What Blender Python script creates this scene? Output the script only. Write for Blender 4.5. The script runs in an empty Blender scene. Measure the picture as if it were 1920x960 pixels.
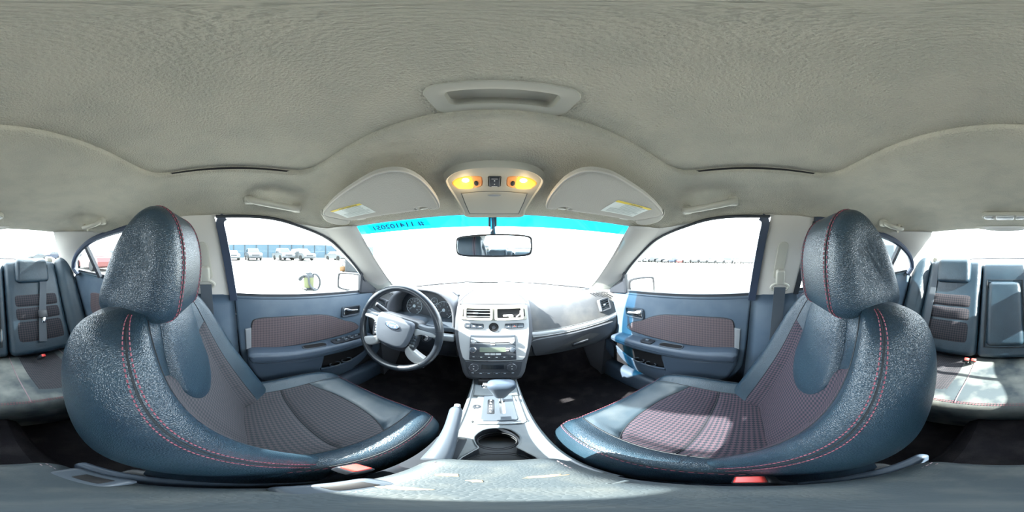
import bpy, bmesh, math, random
from mathutils import Vector, Matrix, Euler

random.seed(7)
R = math.radians
scene = bpy.context.scene
COL = scene.collection

# ---------------------------------------------------------------- camera
cd = bpy.data.cameras.new('camera')
cam = bpy.data.objects.new('camera', cd)
COL.objects.link(cam)
cd.type = 'PANO'
if hasattr(cd, 'panorama_type'):
    cd.panorama_type = 'EQUIRECTANGULAR'
else:
    cd.cycles.panorama_type = 'EQUIRECTANGULAR'
cd.clip_start = 0.005
cd.clip_end = 2000
cam.location = (0, 0, 0)
cam.rotation_euler = (R(90), 0, R(-6.75))
scene.camera = cam

# ---------------------------------------------------------------- world, sun, exposure
w = bpy.data.worlds.new('sky')
scene.world = w
w.use_nodes = True
bg = w.node_tree.nodes['Background']
bg.inputs[0].default_value = (0.84, 0.92, 1.0, 1)
bg.inputs[1].default_value = 1.3
sd = bpy.data.lights.new('sun', 'SUN')
sd.energy = 4.4
sd.angle = R(0.6)
sd.color = (1.0, 0.96, 0.88)
sun = bpy.data.objects.new('sun', sd)
COL.objects.link(sun)
SUN_TRAVEL = Vector((math.cos(R(5)) * math.cos(R(37)), math.sin(R(5)) * math.cos(R(37)), -math.sin(R(37))))
sun.rotation_euler = (-SUN_TRAVEL).to_track_quat('Z', 'Y').to_euler()
sun.location = (-20, -6, 20)
vs = scene.view_settings
vs.view_transform = 'Standard'
vs.look = 'None'
vs.gamma = 1.0
vs.use_curve_mapping = False
vs.exposure = 3.35
scene.cycles.max_bounces = 10
scene.cycles.diffuse_bounces = 6
scene.cycles.transparent_max_bounces = 16
scene.cycles.sample_clamp_indirect = 6.0
scene.cycles.caustics_reflective = False
scene.cycles.caustics_refractive = False

# ---------------------------------------------------------------- materials
MATS = {}


def mat(name, col, rough=0.5, metal=0.0, spec=0.5, bump=None, var=None, emit=None, coat=0.0, sheen=0.0):
    m = bpy.data.materials.new(name)
    m.use_nodes = True
    nt = m.node_tree
    b = nt.nodes['Principled BSDF']
    b.inputs['Base Color'].default_value = (*col, 1)
    b.inputs['Roughness'].default_value = rough
    b.inputs['Metallic'].default_value = metal
    b.inputs['Specular IOR Level'].default_value = spec
    if coat:
        b.inputs['Coat Weight'].default_value = coat
        b.inputs['Coat Roughness'].default_value = 0.15
    if sheen:
        b.inputs['Sheen Weight'].default_value = sheen
    tc = None
    if bump or var:
        tc = nt.nodes.new('ShaderNodeTexCoord')
    if bump:
        kind, sc, st = bump[0], bump[1], bump[2]
        if kind == 'voronoi':
            t = nt.nodes.new('ShaderNodeTexVoronoi')
            t.feature = 'DISTANCE_TO_EDGE'
            out = t.outputs['Distance']
        else:
            t = nt.nodes.new('ShaderNodeTexNoise')
            t.inputs['Detail'].default_value = 3
            out = t.outputs['Fac']
        t.inputs['Scale'].default_value = sc
        nt.links.new(tc.outputs['Object'], t.inputs['Vector'])
        bn = nt.nodes.new('ShaderNodeBump')
        bn.inputs['Strength'].default_value = st
        bn.inputs['Distance'].default_value = bump[3] if len(bump) > 3 else 0.002
        nt.links.new(out, bn.inputs['Height'])
        nt.links.new(bn.outputs['Normal'], b.inputs['Normal'])
    if var:
        # var = (scale, other colour, low, high)
        sc, c2, lo, hi = var
        n = nt.nodes.new('ShaderNodeTexNoise')
        n.inputs['Scale'].default_value = sc
        n.inputs['Detail'].default_value = 5
        nt.links.new(tc.outputs['Object'], n.inputs['Vector'])
        mr = nt.nodes.new('ShaderNodeMapRange')
        mr.inputs['From Min'].default_value = lo
        mr.inputs['From Max'].default_value = hi
        nt.links.new(n.outputs['Fac'], mr.inputs['Value'])
        mx = nt.nodes.new('ShaderNodeMix')
        mx.data_type = 'RGBA'
        mx.inputs[6].default_value = (*col, 1)
        mx.inputs[7].default_value = (*c2, 1)
        nt.links.new(mr.outputs['Result'], mx.inputs[0])
        nt.links.new(mx.outputs[2], b.inputs['Base Color'])
    if emit:
        b.inputs['Emission Color'].default_value = (*emit[0], 1)
        b.inputs['Emission Strength'].default_value = emit[1]
    MATS[name] = m
    return m


def glass_mat(name, tint, refl=0.06, rough=0.0):
    m = bpy.data.materials.new(name)
    m.use_nodes = True
    nt = m.node_tree
    nt.nodes.clear()
    o = nt.nodes.new('ShaderNodeOutputMaterial')
    t = nt.nodes.new('ShaderNodeBsdfTransparent')
    t.inputs[0].default_value = (*tint, 1)
    g = nt.nodes.new('ShaderNodeBsdfGlossy')
    g.inputs[0].default_value = (0.9, 0.95, 1, 1)
    g.inputs['Roughness'].default_value = rough
    mx = nt.nodes.new('ShaderNodeMixShader')
    mx.inputs[0].default_value = refl
    nt.links.new(t.outputs[0], mx.inputs[1])
    nt.links.new(g.outputs[0], mx.inputs[2])
    nt.links.new(mx.outputs[0], o.inputs[0])
    MATS[name] = m
    return m


def weave_mat(name, c1, c2, cell, rough=0.85):
    """small diamond weave, drawn in the piece's own UV (metres)"""
    m = mat(name, c1, rough, spec=0.2)
    nt = m.node_tree
    b = nt.nodes['Principled BSDF']
    uv = nt.nodes.new('ShaderNodeUVMap')
    mp = nt.nodes.new('ShaderNodeMapping')
    mp.inputs['Rotation'].default_value = (0, 0, R(45))
    nt.links.new(uv.outputs[0], mp.inputs[0])
    ck = nt.nodes.new('ShaderNodeTexChecker')
    ck.inputs['Scale'].default_value = 1.0 / cell
    ck.inputs['Color1'].default_value = (*c1, 1)
    ck.inputs['Color2'].default_value = (*c2, 1)
    nt.links.new(mp.outputs[0], ck.inputs['Vector'])
    nt.links.new(ck.outputs['Color'], b.inputs['Base Color'])
    bn = nt.nodes.new('ShaderNodeBump')
    bn.inputs['Strength'].default_value = 0.35
    bn.inputs['Distance'].default_value = 0.001
    nt.links.new(ck.outputs['Fac'], bn.inputs['Height'])
    nt.links.new(bn.outputs['Normal'], b.inputs['Normal'])
    return m


mat('headliner', (0.52, 0.485, 0.40), 0.95, spec=0.1, bump=('noise', 300, 0.9, 0.005), var=(14, (0.47, 0.445, 0.37), 0.42, 0.62), sheen=0.2)
mat('shade_cloth', (0.52, 0.485, 0.40), 0.95, spec=0.1, bump=('noise', 300, 0.9, 0.005), var=(14, (0.47, 0.445, 0.37), 0.42, 0.62), sheen=0.2)
mat('trim_grey', (0.56, 0.53, 0.49), 0.6, spec=0.3, bump=('noise', 900, 0.12, 0.001))
mat('trim_grey_smooth', (0.46, 0.44, 0.38), 0.45, spec=0.4)
mat('visor_vinyl', (0.46, 0.435, 0.39), 0.8, spec=0.2, bump=('noise', 330, 0.45, 0.003))
mat('leather', (0.013, 0.030, 0.048), 0.31, spec=0.65, bump=('voronoi', 300, 0.6, 0.0020), var=(7, (0.021, 0.044, 0.064), 0.4, 0.65))
mat('leather_worn', (0.028, 0.046, 0.062), 0.36, spec=0.5, bump=('voronoi', 300, 0.2, 0.0012), var=(9, (0.07, 0.085, 0.095), 0.45, 0.75))
mat('leather_dusty', (0.05, 0.065, 0.075), 0.55, spec=0.35, bump=('voronoi', 300, 0.2, 0.0012), var=(8, (0.20, 0.21, 0.195), 0.42, 0.68))
mat('armrest_leather', (0.042, 0.055, 0.064), 0.55, spec=0.4, bump=('voronoi', 260, 0.35, 0.0015), var=(30, (0.070, 0.080, 0.082), 0.45, 0.7))
mat('tan_foam', (0.30, 0.21, 0.12), 0.9, spec=0.1, bump=('noise', 300, 0.4, 0.002))
weave_mat('weave', (0.022, 0.026, 0.036), (0.070, 0.048, 0.062), 0.0075)
weave_mat('weave_dusty', (0.034, 0.040, 0.046), (0.066, 0.058, 0.066), 0.0075)
weave_mat('weave_rear', (0.022, 0.024, 0.031), (0.048, 0.042, 0.048), 0.010)
weave_mat('weave_door', (0.085, 0.070, 0.080), (0.13, 0.10, 0.105), 0.009)
mat('red_thread', (0.30, 0.085, 0.115), 0.6)
mat('grey_thread', (0.30, 0.22, 0.24), 0.6)
mat('seam_dark', (0.012, 0.015, 0.02), 0.7)
mat('door_vinyl', (0.070, 0.105, 0.148), 0.45, spec=0.5, bump=('voronoi', 500, 0.15, 0.0008), var=(6, (0.11, 0.145, 0.185), 0.42, 0.7))
mat('door_plastic', (0.048, 0.068, 0.098), 0.45, spec=0.45, bump=('noise', 800, 0.15, 0.0008))
mat('dash_vinyl', (0.062, 0.066, 0.073), 0.55, spec=0.4, bump=('voronoi', 480, 0.2, 0.0008), var=(9, (0.115, 0.113, 0.11), 0.42, 0.72))
mat('dash_lower', (0.075, 0.08, 0.092), 0.5, spec=0.4, bump=('voronoi', 480, 0.15, 0.0008))
mat('dark_plastic', (0.022, 0.026, 0.034), 0.4, spec=0.5)
mat('grey_plastic', (0.06, 0.075, 0.095), 0.4, spec=0.5)
mat('console_plastic', (0.10, 0.12, 0.135), 0.4, spec=0.5, bump=('noise', 700, 0.1, 0.0008), var=(11, (0.15, 0.165, 0.17), 0.45, 0.7))
mat('black', (0.006, 0.006, 0.008), 0.6)
mat('black_gloss', (0.01, 0.012, 0.016), 0.15, spec=0.6)
mat('silver', (0.42, 0.435, 0.45), 0.38, metal=0.35, spec=0.5)
mat('silver_dull', (0.30, 0.32, 0.34), 0.42, metal=0.3, spec=0.5)
mat('chrome', (0.85, 0.86, 0.88), 0.08, metal=1.0)
mat('mirror', (0.82, 0.88, 0.92), 0.01, metal=1.0)
mat('wheel_leather', (0.016, 0.021, 0.029), 0.32, spec=0.6, coat=0.2)
mat('airbag', (0.085, 0.10, 0.125), 0.5, spec=0.45, bump=('voronoi', 600, 0.15, 0.0006))
mat('white_print', (0.85, 0.86, 0.86), 0.5)
mat('label_white', (0.75, 0.78, 0.74), 0.5)
mat('label_yellow', (0.80, 0.60, 0.05), 0.5)
mat('label_ink', (0.10, 0.11, 0.11), 0.6)
mat('label_ink_pale', (0.42, 0.45, 0.43), 0.6)
mat('red_plastic', (0.75, 0.06, 0.05), 0.35, spec=0.5)
mat('webbing', (0.075, 0.088, 0.105), 0.7, spec=0.3, bump=('noise', 900, 0.3, 0.0006))
mat('carpet', (0.016, 0.015, 0.018), 1.0, spec=0.05, bump=('noise', 350, 0.8, 0.006), var=(12, (0.034, 0.031, 0.033), 0.45, 0.75))
mat('carpet_rear', (0.022, 0.021, 0.022), 1.0, spec=0.05, bump=('noise', 350, 0.8, 0.006), var=(12, (0.09, 0.085, 0.075), 0.5, 0.75))
mat('rubber', (0.02, 0.024, 0.032), 0.6)
mat('window_seal', (0.035, 0.05, 0.085), 0.45)
mat('lamp_amber', (0.75, 0.36, 0.06), 0.3, emit=((1.0, 0.36, 0.035), 0.15))
mat('lamp_amber_dim', (0.55, 0.28, 0.10), 0.35, emit=((1.0, 0.28, 0.05), 0.035))
mat('lamp_bulb', (1, 0.9, 0.7), 0.3, emit=((1.0, 0.80, 0.42), 1.2))
mat('lamp_clear', (0.55, 0.56, 0.56), 0.12, spec=0.7)
mat('display', (0.16, 0.19, 0.15), 0.2, spec=0.6)
mat('gauge_face', (0.018, 0.024, 0.034), 0.45)
mat('gauge_mark', (0.50, 0.58, 0.64), 0.5)
mat('amber_mark', (0.7, 0.15, 0.08), 0.5)
glass_mat('glass_clear', (0.90, 0.95, 0.94), 0.04)
glass_mat('glass_windshield', (0.90, 0.94, 0.94), 0.04)
glass_mat('glass_tint_band', (0.004, 0.17, 0.28), 0.04)
glass_mat('glass_film', (0.15, 0.55, 0.62), 0.03)
glass_mat('glass_film_pale', (0.50, 0.95, 1.0), 0.03)

# ---------------------------------------------------------------- builders


def mesh_obj(name, verts, faces, m, parent=None, smooth=True, uvs=None, fix=False, sharp=None):
    me = bpy.data.meshes.new(name)
    me.from_pydata([tuple(v) for v in verts], [], faces)
    if uvs is not None:
        ul = me.uv_layers.new(name='UVMap')
        for li, l in enumerate(me.loops):
            ul.data[li].uv = uvs[l.vertex_index]
    if fix:
        bm = bmesh.new()
        bm.from_mesh(me)
        bmesh.ops.remove_doubles(bm, verts=bm.verts, dist=1e-6)
        bmesh.ops.recalc_face_normals(bm, faces=bm.faces)
        bm.to_mesh(me)
        bm.free()
    me.materials.append(MATS[m] if isinstance(m, str) else m)
    if smooth:
        me.polygons.foreach_set('use_smooth', [True] * len(me.polygons))
        if sharp:
            try:
                me.set_sharp_from_angle(angle=R(sharp))
            except Exception:
                pass
    me.update()
    return link(name, me, parent)


def link(name, me, parent=None):
    o = bpy.data.objects.new(name, me)
    COL.objects.link(o)
    if parent is not None:
        o.parent = parent
        if parent.type == 'EMPTY':
            o.matrix_parent_inverse = Matrix.Translation(parent.location).inverted()
    return o


def tag(o, label=None, cat=None, group=None, kind=None):
    if label:
        o['label'] = label
    if cat:
        o['category'] = cat
    if group:
        o['group'] = group
    if kind:
        o['kind'] = kind
    return o


def thing(name, loc, label, cat, group=None, kind=None):
    o = bpy.data.objects.new(name, None)
    COL.objects.link(o)
    o.location = loc
    o.empty_display_size = 0.05
    return tag(o, label, cat, group, kind)


class MB:
    """collects several shapes of ONE part"""

    def __init__(self):
        self.v = []
        self.f = []

    def add(self, vf, xf=None):
        v, f = vf
        n = len(self.v)
        if xf is not None:
            v = [xf @ Vector(p) for p in v] if isinstance(xf, Matrix) else [Vector(xf(Vector(p))) for p in v]
        self.v += [Vector(p) for p in v]
        self.f += [tuple(i + n for i in q) for q in f]
        return self

    def build(self, name, m, parent=None, smooth=True, sharp=40):
        return mesh_obj(name, self.v, self.f, m, parent, smooth, sharp=sharp)


def g_box(c, s):
    x, y, z = c
    a, b, d = s[0] / 2, s[1] / 2, s[2] / 2
    v = [(x + i * a, y + j * b, z + k * d) for i in (-1, 1) for j in (-1, 1) for k in (-1, 1)]
    f = [(0, 1, 3, 2), (4, 6, 7, 5), (0, 4, 5, 1), (2, 3, 7, 6), (0, 2, 6, 4), (1, 5, 7, 3)]
    return v, f


def g_rbox(c, s, r, m=2, sub=0):
    """rounded box"""
    h = [q / 2 for q in s]
    r = min(r, min(h) * 0.999)

    def axis(hh):
        e = [-hh + r * (1 - math.tan(R(45) * (1 - i / m))) for i in range(m + 1)]
        mid = []
        if sub:
            a, b = -hh + r, hh - r
            mid = [a + (b - a) * (k + 1) / (sub + 1) for k in range(sub)]
        out = e + mid + [-q for q in reversed(e)]
        res = [out[0]]
        for q in out[1:]:
            if q - res[-1] > 1e-9:
                res.append(q)
        return res
    ax = [axis(q) for q in h]
    verts, faces, idx = [], [], {}

    def vid(p):
        k = tuple(round(q, 7) for q in p)
        if k not in idx:
            cc = [max(-(h[i] - r), min(h[i] - r, p[i])) for i in range(3)]
            d = Vector([p[i] - cc[i] for i in range(3)])
            if d.length > 1e-12:
                d = d.normalized() * r
            idx[k] = len(verts)
            verts.append(Vector(c) + Vector(cc) + d)
        return idx[k]
    for a in range(3):
        b, d = (a + 1) % 3, (a + 2) % 3
        for sgn in (-1, 1):
            for i in range(len(ax[b]) - 1):
                for j in range(len(ax[d]) - 1):
                    q = []
                    for (ii, jj) in ((i, j), (i + 1, j), (i + 1, j + 1), (i, j + 1)):
                        p = [0, 0, 0]
                        p[a] = sgn * h[a]
                        p[b] = ax[b][ii]
                        p[d] = ax[d][jj]
                        q.append(vid(p))
                    if sgn < 0:
                        q.reverse()
                    faces.append(tuple(q))
    return verts, faces


def g_tube(path, rad, n=8, closed=False, cap=True, scale2=None):
    """round tube along a path; rad number or list"""
    P = [Vector(p) for p in path]
    k = len(P)
    rads = rad if isinstance(rad, (list, tuple)) else [rad] * k
    T = []
    for i in range(k):
        if closed:
            t = P[(i + 1) % k] - P[(i - 1) % k]
        else:
            t = P[min(i + 1, k - 1)] - P[max(i - 1, 0)]
        T.append(t.normalized())
    up = Vector((0, 0, 1)) if abs(T[0].z) < 0.9 else Vector((1, 0, 0))
    nrm = (up - T[0] * up.dot(T[0])).normalized()
    v, f = [], []
    for i in range(k):
        nrm = (nrm - T[i] * nrm.dot(T[i])).normalized()
        bi = T[i].cross(nrm)
        for j in range(n):
            a = 2 * math.pi * j / n
            v.append(P[i] + (nrm * math.cos(a) + bi * math.sin(a)) * rads[i])
    rng = k if closed else k - 1
    for i in range(rng):
        i2 = (i + 1) % k
        for j in range(n):
            j2 = (j + 1) % n
            f.append((i * n + j, i * n + j2, i2 * n + j2, i2 * n + j))
    if cap and not closed:
        f.append(tuple(range(n - 1, -1, -1)))
        f.append(tuple((k - 1) * n + j for j in range(n)))
    return v, f


def g_ribbon(path, width_dir, wd, th):
    """flat strap along a path: width along width_dir"""
    P = [Vector(p) for p in path]
    k = len(P)
    v, f = [], []
    for i in range(k):
        t = (P[min(i + 1, k - 1)] - P[max(i - 1, 0)]).normalized()
        wv = width_dir[i] if isinstance(width_dir, list) else width_dir
        a = Vector(wv)
        a = (a - t * a.dot(t)).normalized()
        b = t.cross(a)
        ww = wd[i] if isinstance(wd, list) else wd
        for (s1, s2) in ((-1, -1), (1, -1), (1, 1), (-1, 1)):
            v.append(P[i] + a * ww / 2 * s1 + b * th / 2 * s2)
    for i in range(k - 1):
        for j in range(4):
            j2 = (j + 1) % 4
            f.append((i * 4 + j, i * 4 + j2, (i + 1) * 4 + j2, (i + 1) * 4 + j))
    f.append((3, 2, 1, 0))
    f.append(tuple((k - 1) * 4 + j for j in range(4)))
    return v, f


def g_loft(rings, cap=True, closed=True):
    n = len(rings[0])
    v = [Vector(p) for r in rings for p in r]
    f = []
    for i in range(len(rings) - 1):
        for j in range(n if closed else n - 1):
            j2 = (j + 1) % n
            f.append((i * n + j, i * n + j2, (i + 1) * n + j2, (i + 1) * n + j))
    if cap:
        f.append(tuple(range(n - 1, -1, -1)))
        f.append(tuple((len(rings) - 1) * n + j for j in range(n)))
    return v, f


def g_grid(fn, nu, nv):
    """fn(a, b) with a, b in 0..1"""
    v = [Vector(fn(i / nu, j / nv)) for i in range(nu + 1) for j in range(nv + 1)]
    f = []
    for i in range(nu):
        for j in range(nv):
            a = i * (nv + 1) + j
            f.append((a, a + 1, a + nv + 2, a + nv + 1))
    return v, f


def g_slab(fn, nu, nv, off):
    """a grid given thickness: off = vector or function(a, b) to the back face"""
    v, f = g_grid(fn, nu, nv)
    n = len(v)
    back = []
    for i in range(nu + 1):
        for j in range(nv + 1):
            o = off(i / nu, j / nv) if callable(off) else Vector(off)
            back.append(v[i * (nv + 1) + j] + Vector(o))
    vv = v + back
    ff = list(f) + [tuple(reversed([q + n for q in t])) for t in f]

    def e(a, b):
        ff.append((a, a + n, b + n, b))
    for i in range(nu):
        e(i * (nv + 1), (i + 1) * (nv + 1))
        e((i + 1) * (nv + 1) + nv, i * (nv + 1) + nv)
    for j in range(nv):
        e(j + 1, j)
        e(nu * (nv + 1) + j, nu * (nv + 1) + j + 1)
    return vv, ff


def lerp(a, b, t):
    return a + (b - a) * t


def cr(pts, t, closed=False):
    """Catmull-Rom through points (tuples) at parameter t in index units"""
    n = len(pts)
    i = int(math.floor(t))
    if not closed:
        i = max(0, min(n - 2, i))
    u = t - i

    def g(k):
        return pts[k % n] if closed else pts[max(0, min(n - 1, k))]
    p0, p1, p2, p3 = g(i - 1), g(i), g(i + 1), g(i + 2)
    return [0.5 * ((2 * b) + (-a + c) * u + (2 * a - 5 * b + 4 * c - d) * u * u + (-a + 3 * b - 3 * c + d) * u ** 3)
            for a, b, c, d in zip(p0, p1, p2, p3)]


def smooth_path(pts, n, closed=False):
    k = len(pts)
    m = k if closed else k - 1
    return [Vector(cr(pts, m * i / n, closed)) for i in range(n if closed else n + 1)]


class Surf:
    """spline surface through rings of points, closed around, open along"""

    def __init__(self, rings):
        self.r = rings
        self.n = len(rings[0])
        self.m = len(rings)

    def p(self, u, v):
        i = int(math.floor(v))
        i = max(0, min(self.m - 2, i))
        rows = []
        for k in (i - 1, i, i + 1, i + 2):
            rows.append(cr(self.r[max(0, min(self.m - 1, k))], u, True))
        return Vector(cr(rows, 1 + (v - i)))

    def nrm(self, u, v):
        e = 0.02
        a = self.p(u + e, v) - self.p(u - e, v)
        b = self.p(u, min(self.m - 1, v + e)) - self.p(u, max(0, v - e))
        n = a.cross(b)
        return n.normalized() if n.length > 1e-12 else Vector((0, 0, 1))

    def body(self, nu, nv):
        rings = [[self.p(self.n * i / nu, (self.m - 1) * j / nv) for i in range(nu)] for j in range(nv + 1)]
        return g_loft(rings)


def g_prism(outline, to3d, d0, d1, bev=0.0, fill=False):
    """outline of 2D points; to3d(a, b, depth); front face at d1 with a rounded edge"""
    n = len(outline)
    c = Vector((sum(p[0] for p in outline) / n, sum(p[1] for p in outline) / n))
    rings = [(d0, 0.0)]
    if bev > 0:
        sg = 1 if d1 > d0 else -1
        for k in range(4):
            a = R(90) * k / 3
            rings.append((d1 - sg * bev * (1 - math.sin(a)), bev * (1 - math.cos(a))))
    else:
        rings.append((d1, 0.0))
    # inset along the vertex normals
    nor = []
    area = sum(outline[i][0] * outline[(i + 1) % n][1] - outline[(i + 1) % n][0] * outline[i][1] for i in range(n))
    sgn = 1 if area > 0 else -1
    for i in range(n):
        p0, p1, p2 = Vector(outline[i - 1]), Vector(outline[i]), Vector(outline[(i + 1) % n])
        e1, e2 = (p1 - p0), (p2 - p1)
        e1 = e1.normalized() if e1.length else e2.normalized()
        e2 = e2.normalized() if e2.length else e1
        n1 = Vector((-e1.y, e1.x)) * sgn
        n2 = Vector((-e2.y, e2.x)) * sgn
        b = n1 + n2
        if b.length < 1e-6:
            b = n1
        b = b.normalized()
        b = b / max(0.4, b.dot(n1))
        nor.append(b)
    R3 = []
    for d, ins in rings:
        R3.append([Vector(to3d(outline[i][0] + nor[i].x * ins, outline[i][1] + nor[i].y * ins, d)) for i in range(n)])
    if fill:
        ins = rings[-1][1]
        for q in (0.85, 0.68, 0.5, 0.32, 0.15, 0.02):
            R3.append([Vector(to3d(lerp(c.x, outline[i][0] + nor[i].x * ins, q), lerp(c.y, outline[i][1] + nor[i].y * ins, q), d1)) for i in range(n)])
    return g_loft(R3)


def rrect(w_, h_, r, n=4, cx=0, cy=0):
    pts = []
    for (sx, sy, a0) in ((1, 1, 0), (-1, 1, 90), (-1, -1, 180), (1, -1, 270)):
        for k in range(n + 1):
            a = R(a0 + 90 * k / n)
            pts.append((cx + sx * (w_ / 2 - r) + r * math.cos(a), cy + sy * (h_ / 2 - r) + r * math.sin(a)))
    return pts


def smooth2d(pts, n, closed=True):
    k = len(pts)
    m = k if closed else k - 1
    return [tuple(cr(pts, m * i / n, closed)) for i in range(n if closed else n + 1)]


def g_plate(outer, holes, to3d, d):
    """flat plate with holes (triangle fill)"""
    bm = bmesh.new()
    edges = []
    for loop in [outer] + holes:
        vs_ = [bm.verts.new(to3d(p[0], p[1], d)) for p in loop]
        for i in range(len(vs_)):
            edges.append(bm.edges.new((vs_[i], vs_[(i + 1) % len(vs_)])))
    bmesh.ops.triangle_fill(bm, use_beauty=True, use_dissolve=False, edges=edges)
    bm.verts.index_update()
    v = [q.co.copy() for q in bm.verts]
    f = [tuple(q.index for q in t.verts) for t in bm.faces]
    bm.free()
    return v, f


def g_wall(loop, to3d, d0, d1, s1=1.0, floor_=True):
    """well wall hanging from a hole loop, with a bottom"""
    n = len(loop)
    cx = sum(p[0] for p in loop) / n
    cy = sum(p[1] for p in loop) / n
    r0 = [Vector(to3d(p[0], p[1], d0)) for p in loop]
    r1 = [Vector(to3d(cx + (p[0] - cx) * s1, cy + (p[1] - cy) * s1, d1)) for p in loop]
    v = r0 + r1
    f = [(i, (i + 1) % n, n + (i + 1) % n, n + i) for i in range(n)]
    if floor_:
        f.append(tuple(range(n, 2 * n)))
    return v, f


def frame3(o, xd, yd):
    """matrix from origin, x direction, y direction"""
    x = Vector(xd).normalized()
    y = Vector(yd)
    y = (y - x * y.dot(x)).normalized()
    z = x.cross(y)
    m = Matrix.Identity(4)
    for i in range(3):
        m[i][0], m[i][1], m[i][2], m[i][3] = x[i], y[i], z[i], Vector(o)[i]
    return m


def text(name, s, fr, size, m, parent=None, extrude=0.0003, mirror=False, align='CENTER'):
    cu = bpy.data.curves.new(name, 'FONT')
    cu.body = s
    cu.size = size
    cu.extrude = extrude
    cu.align_x = align
    cu.align_y = 'CENTER'
    cu.resolution_u = 3
    o = bpy.data.objects.new(name, cu)
    COL.objects.link(o)
    dg = bpy.context.evaluated_depsgraph_get()
    me = bpy.data.meshes.new_from_object(o.evaluated_get(dg))
    bpy.data.objects.remove(o)
    xf = fr
    if mirror:
        xf = fr @ Matrix.Scale(-1, 4, (1, 0, 0))
    me.transform(xf)
    me.materials.clear()
    me.materials.append(MATS[m])
    return link(name, me, parent)


def dashes(path, rad=0.0012, on=0.006, off=0.003):
    """a row of stitches along a dense path (one part)"""
    mb = MB()
    P = [Vector(p) for p in path]
    acc = [0.0]
    for i in range(1, len(P)):
        acc.append(acc[-1] + (P[i] - P[i - 1]).length)
    tot = acc[-1]

    def at(s):
        for i in range(1, len(P)):
            if acc[i] >= s:
                t = (s - acc[i - 1]) / max(1e-9, acc[i] - acc[i - 1])
                return P[i - 1].lerp(P[i], t)
        return P[-1]
    s = 0.0
    while s + on < tot:
        mb.add(g_tube([at(s), at(s + on)], rad, 4))
        s += on + off
    return mb


def mk_cyl(c, axis, r, h, n=20, r2=None):
    a = Vector(axis).normalized()
    return g_tube([Vector(c) - a * h / 2, Vector(c) + a * h / 2], [r, r2 if r2 else r], n)


def g_dome(fr, prof, n=24):
    """lathe: prof list of (radius, height) in frame fr (z axis)"""
    rings = []
    for (r, h) in prof:
        rings.append([fr @ Vector((r * math.cos(2 * math.pi * j / n), r * math.sin(2 * math.pi * j / n), h)) for j in range(n)])
    return g_loft(rings)


def belt_z(y):
    return -0.17 - 0.065 * y


def side_x(y, z):
    t = max(0.0, min(1.0, (-y - 0.4) / 0.6))
    return (0.70 - 0.3125 * (z + 0.17)) * (1 - 0.06 * t)


GZ = -1.14


def ground(x, y):
    return GZ - 0.022 * x

# ================================================================ SETTING
# ---- ground outside
mat('asphalt', (0.34, 0.34, 0.315), 0.95, spec=0.1, bump=('noise', 40, 0.3, 0.01), var=(0.35, (0.29, 0.29, 0.27), 0.55, 0.72))
v, f = g_grid(lambda a, b: (lerp(-160, 160, a), lerp(-160, 160, b), ground(lerp(-160, 160, a), 0)), 16, 16)
tag(mesh_obj('ground', v, f, 'asphalt', smooth=False), 'pale sunlit concrete lot around the car', 'ground', kind='structure')

# ---- car floor (carpet), footwells and tunnel
mb = MB()
mb.add(g_grid(lambda a, b: (lerp(-0.76, 0.76, a), lerp(-1.3, 1.2, b), -0.97 + (0.02 * math.sin(a * 40) * math.sin(b * 33) * 0.1)), 24, 40))
prof = [(-0.14, -0.97), (-0.115, -0.86), (-0.08, -0.80), (0.08, -0.80), (0.115, -0.86), (0.14, -0.97)]
mb.add(g_loft([[(x, y, z) for x, z in prof] for y in (-0.95, -0.2, 0.5, 1.15)], cap=False, closed=False))
tag(mb.build('floor', 'carpet'), 'dark carpeted car floor', 'floor', kind='structure')
v, f = g_grid(lambda a, b: (lerp(-0.70, 0.70, a), lerp(-0.62, -0.2, b), -0.955 + 0.006 * math.sin(9 * a) * math.cos(7 * b)), 10, 6)

for s, nm, lb in ((-1, 'wall_left', 'left'), (1, 'wall_right', 'right')):
    mb = MB()
    mb.add(g_box((s * 0.80, -0.1, -0.68), (0.05, 2.75, 0.78)))
    mb.add(g_rbox((s * 0.735, 0.25, -0.90), (0.08, 1.4, 0.16), 0.03))
    o = mb.build(nm, 'door_plastic')
    tag(o, 'dark door sill and body side on the %s of the car' % lb, 'body side', kind='structure')
mb = MB()
mb.add(g_box((0, 1.22, -0.66), (1.6, 0.06, 0.66)))
mb.add(g_grid(lambda a, b: (lerp(-0.76, 0.76, a), lerp(0.98, 1.2, b), lerp(-0.97, -0.62, b)), 4, 4))
tag(mb.build('wall_front', 'carpet', smooth=False), 'black carpeted bulkhead and toe board under the dashboard', 'bulkhead', kind='structure')
mb = MB()
mb.add(g_box((0, -1.30, -0.55), (1.6, 0.05, 0.9)))
tag(mb.build('wall_back', 'dark_plastic', smooth=False), 'dark panel behind the rear seat', 'panel', kind='structure')

# kick panels beside the footwells
for s, n, lb in ((-1, 7, 'left'), (1, 8, 'right')):
    mb = MB()
    mb.add(g_loft([[(s * 0.70, y, -0.30), (s * 0.69, y, -0.6), (s * (0.66 + 0.02 * math.sin(k)), y, -0.95), (s * 0.75, y, -0.95), (s * 0.75, y, -0.3)]
                   for k, y in enumerate((0.84, 0.9, 1.0, 1.19))]))
    tag(mb.build('trim_%d' % n, 'dash_lower'), 'grey kick panel at the %s front footwell' % lb, 'trim', kind='structure')

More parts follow.
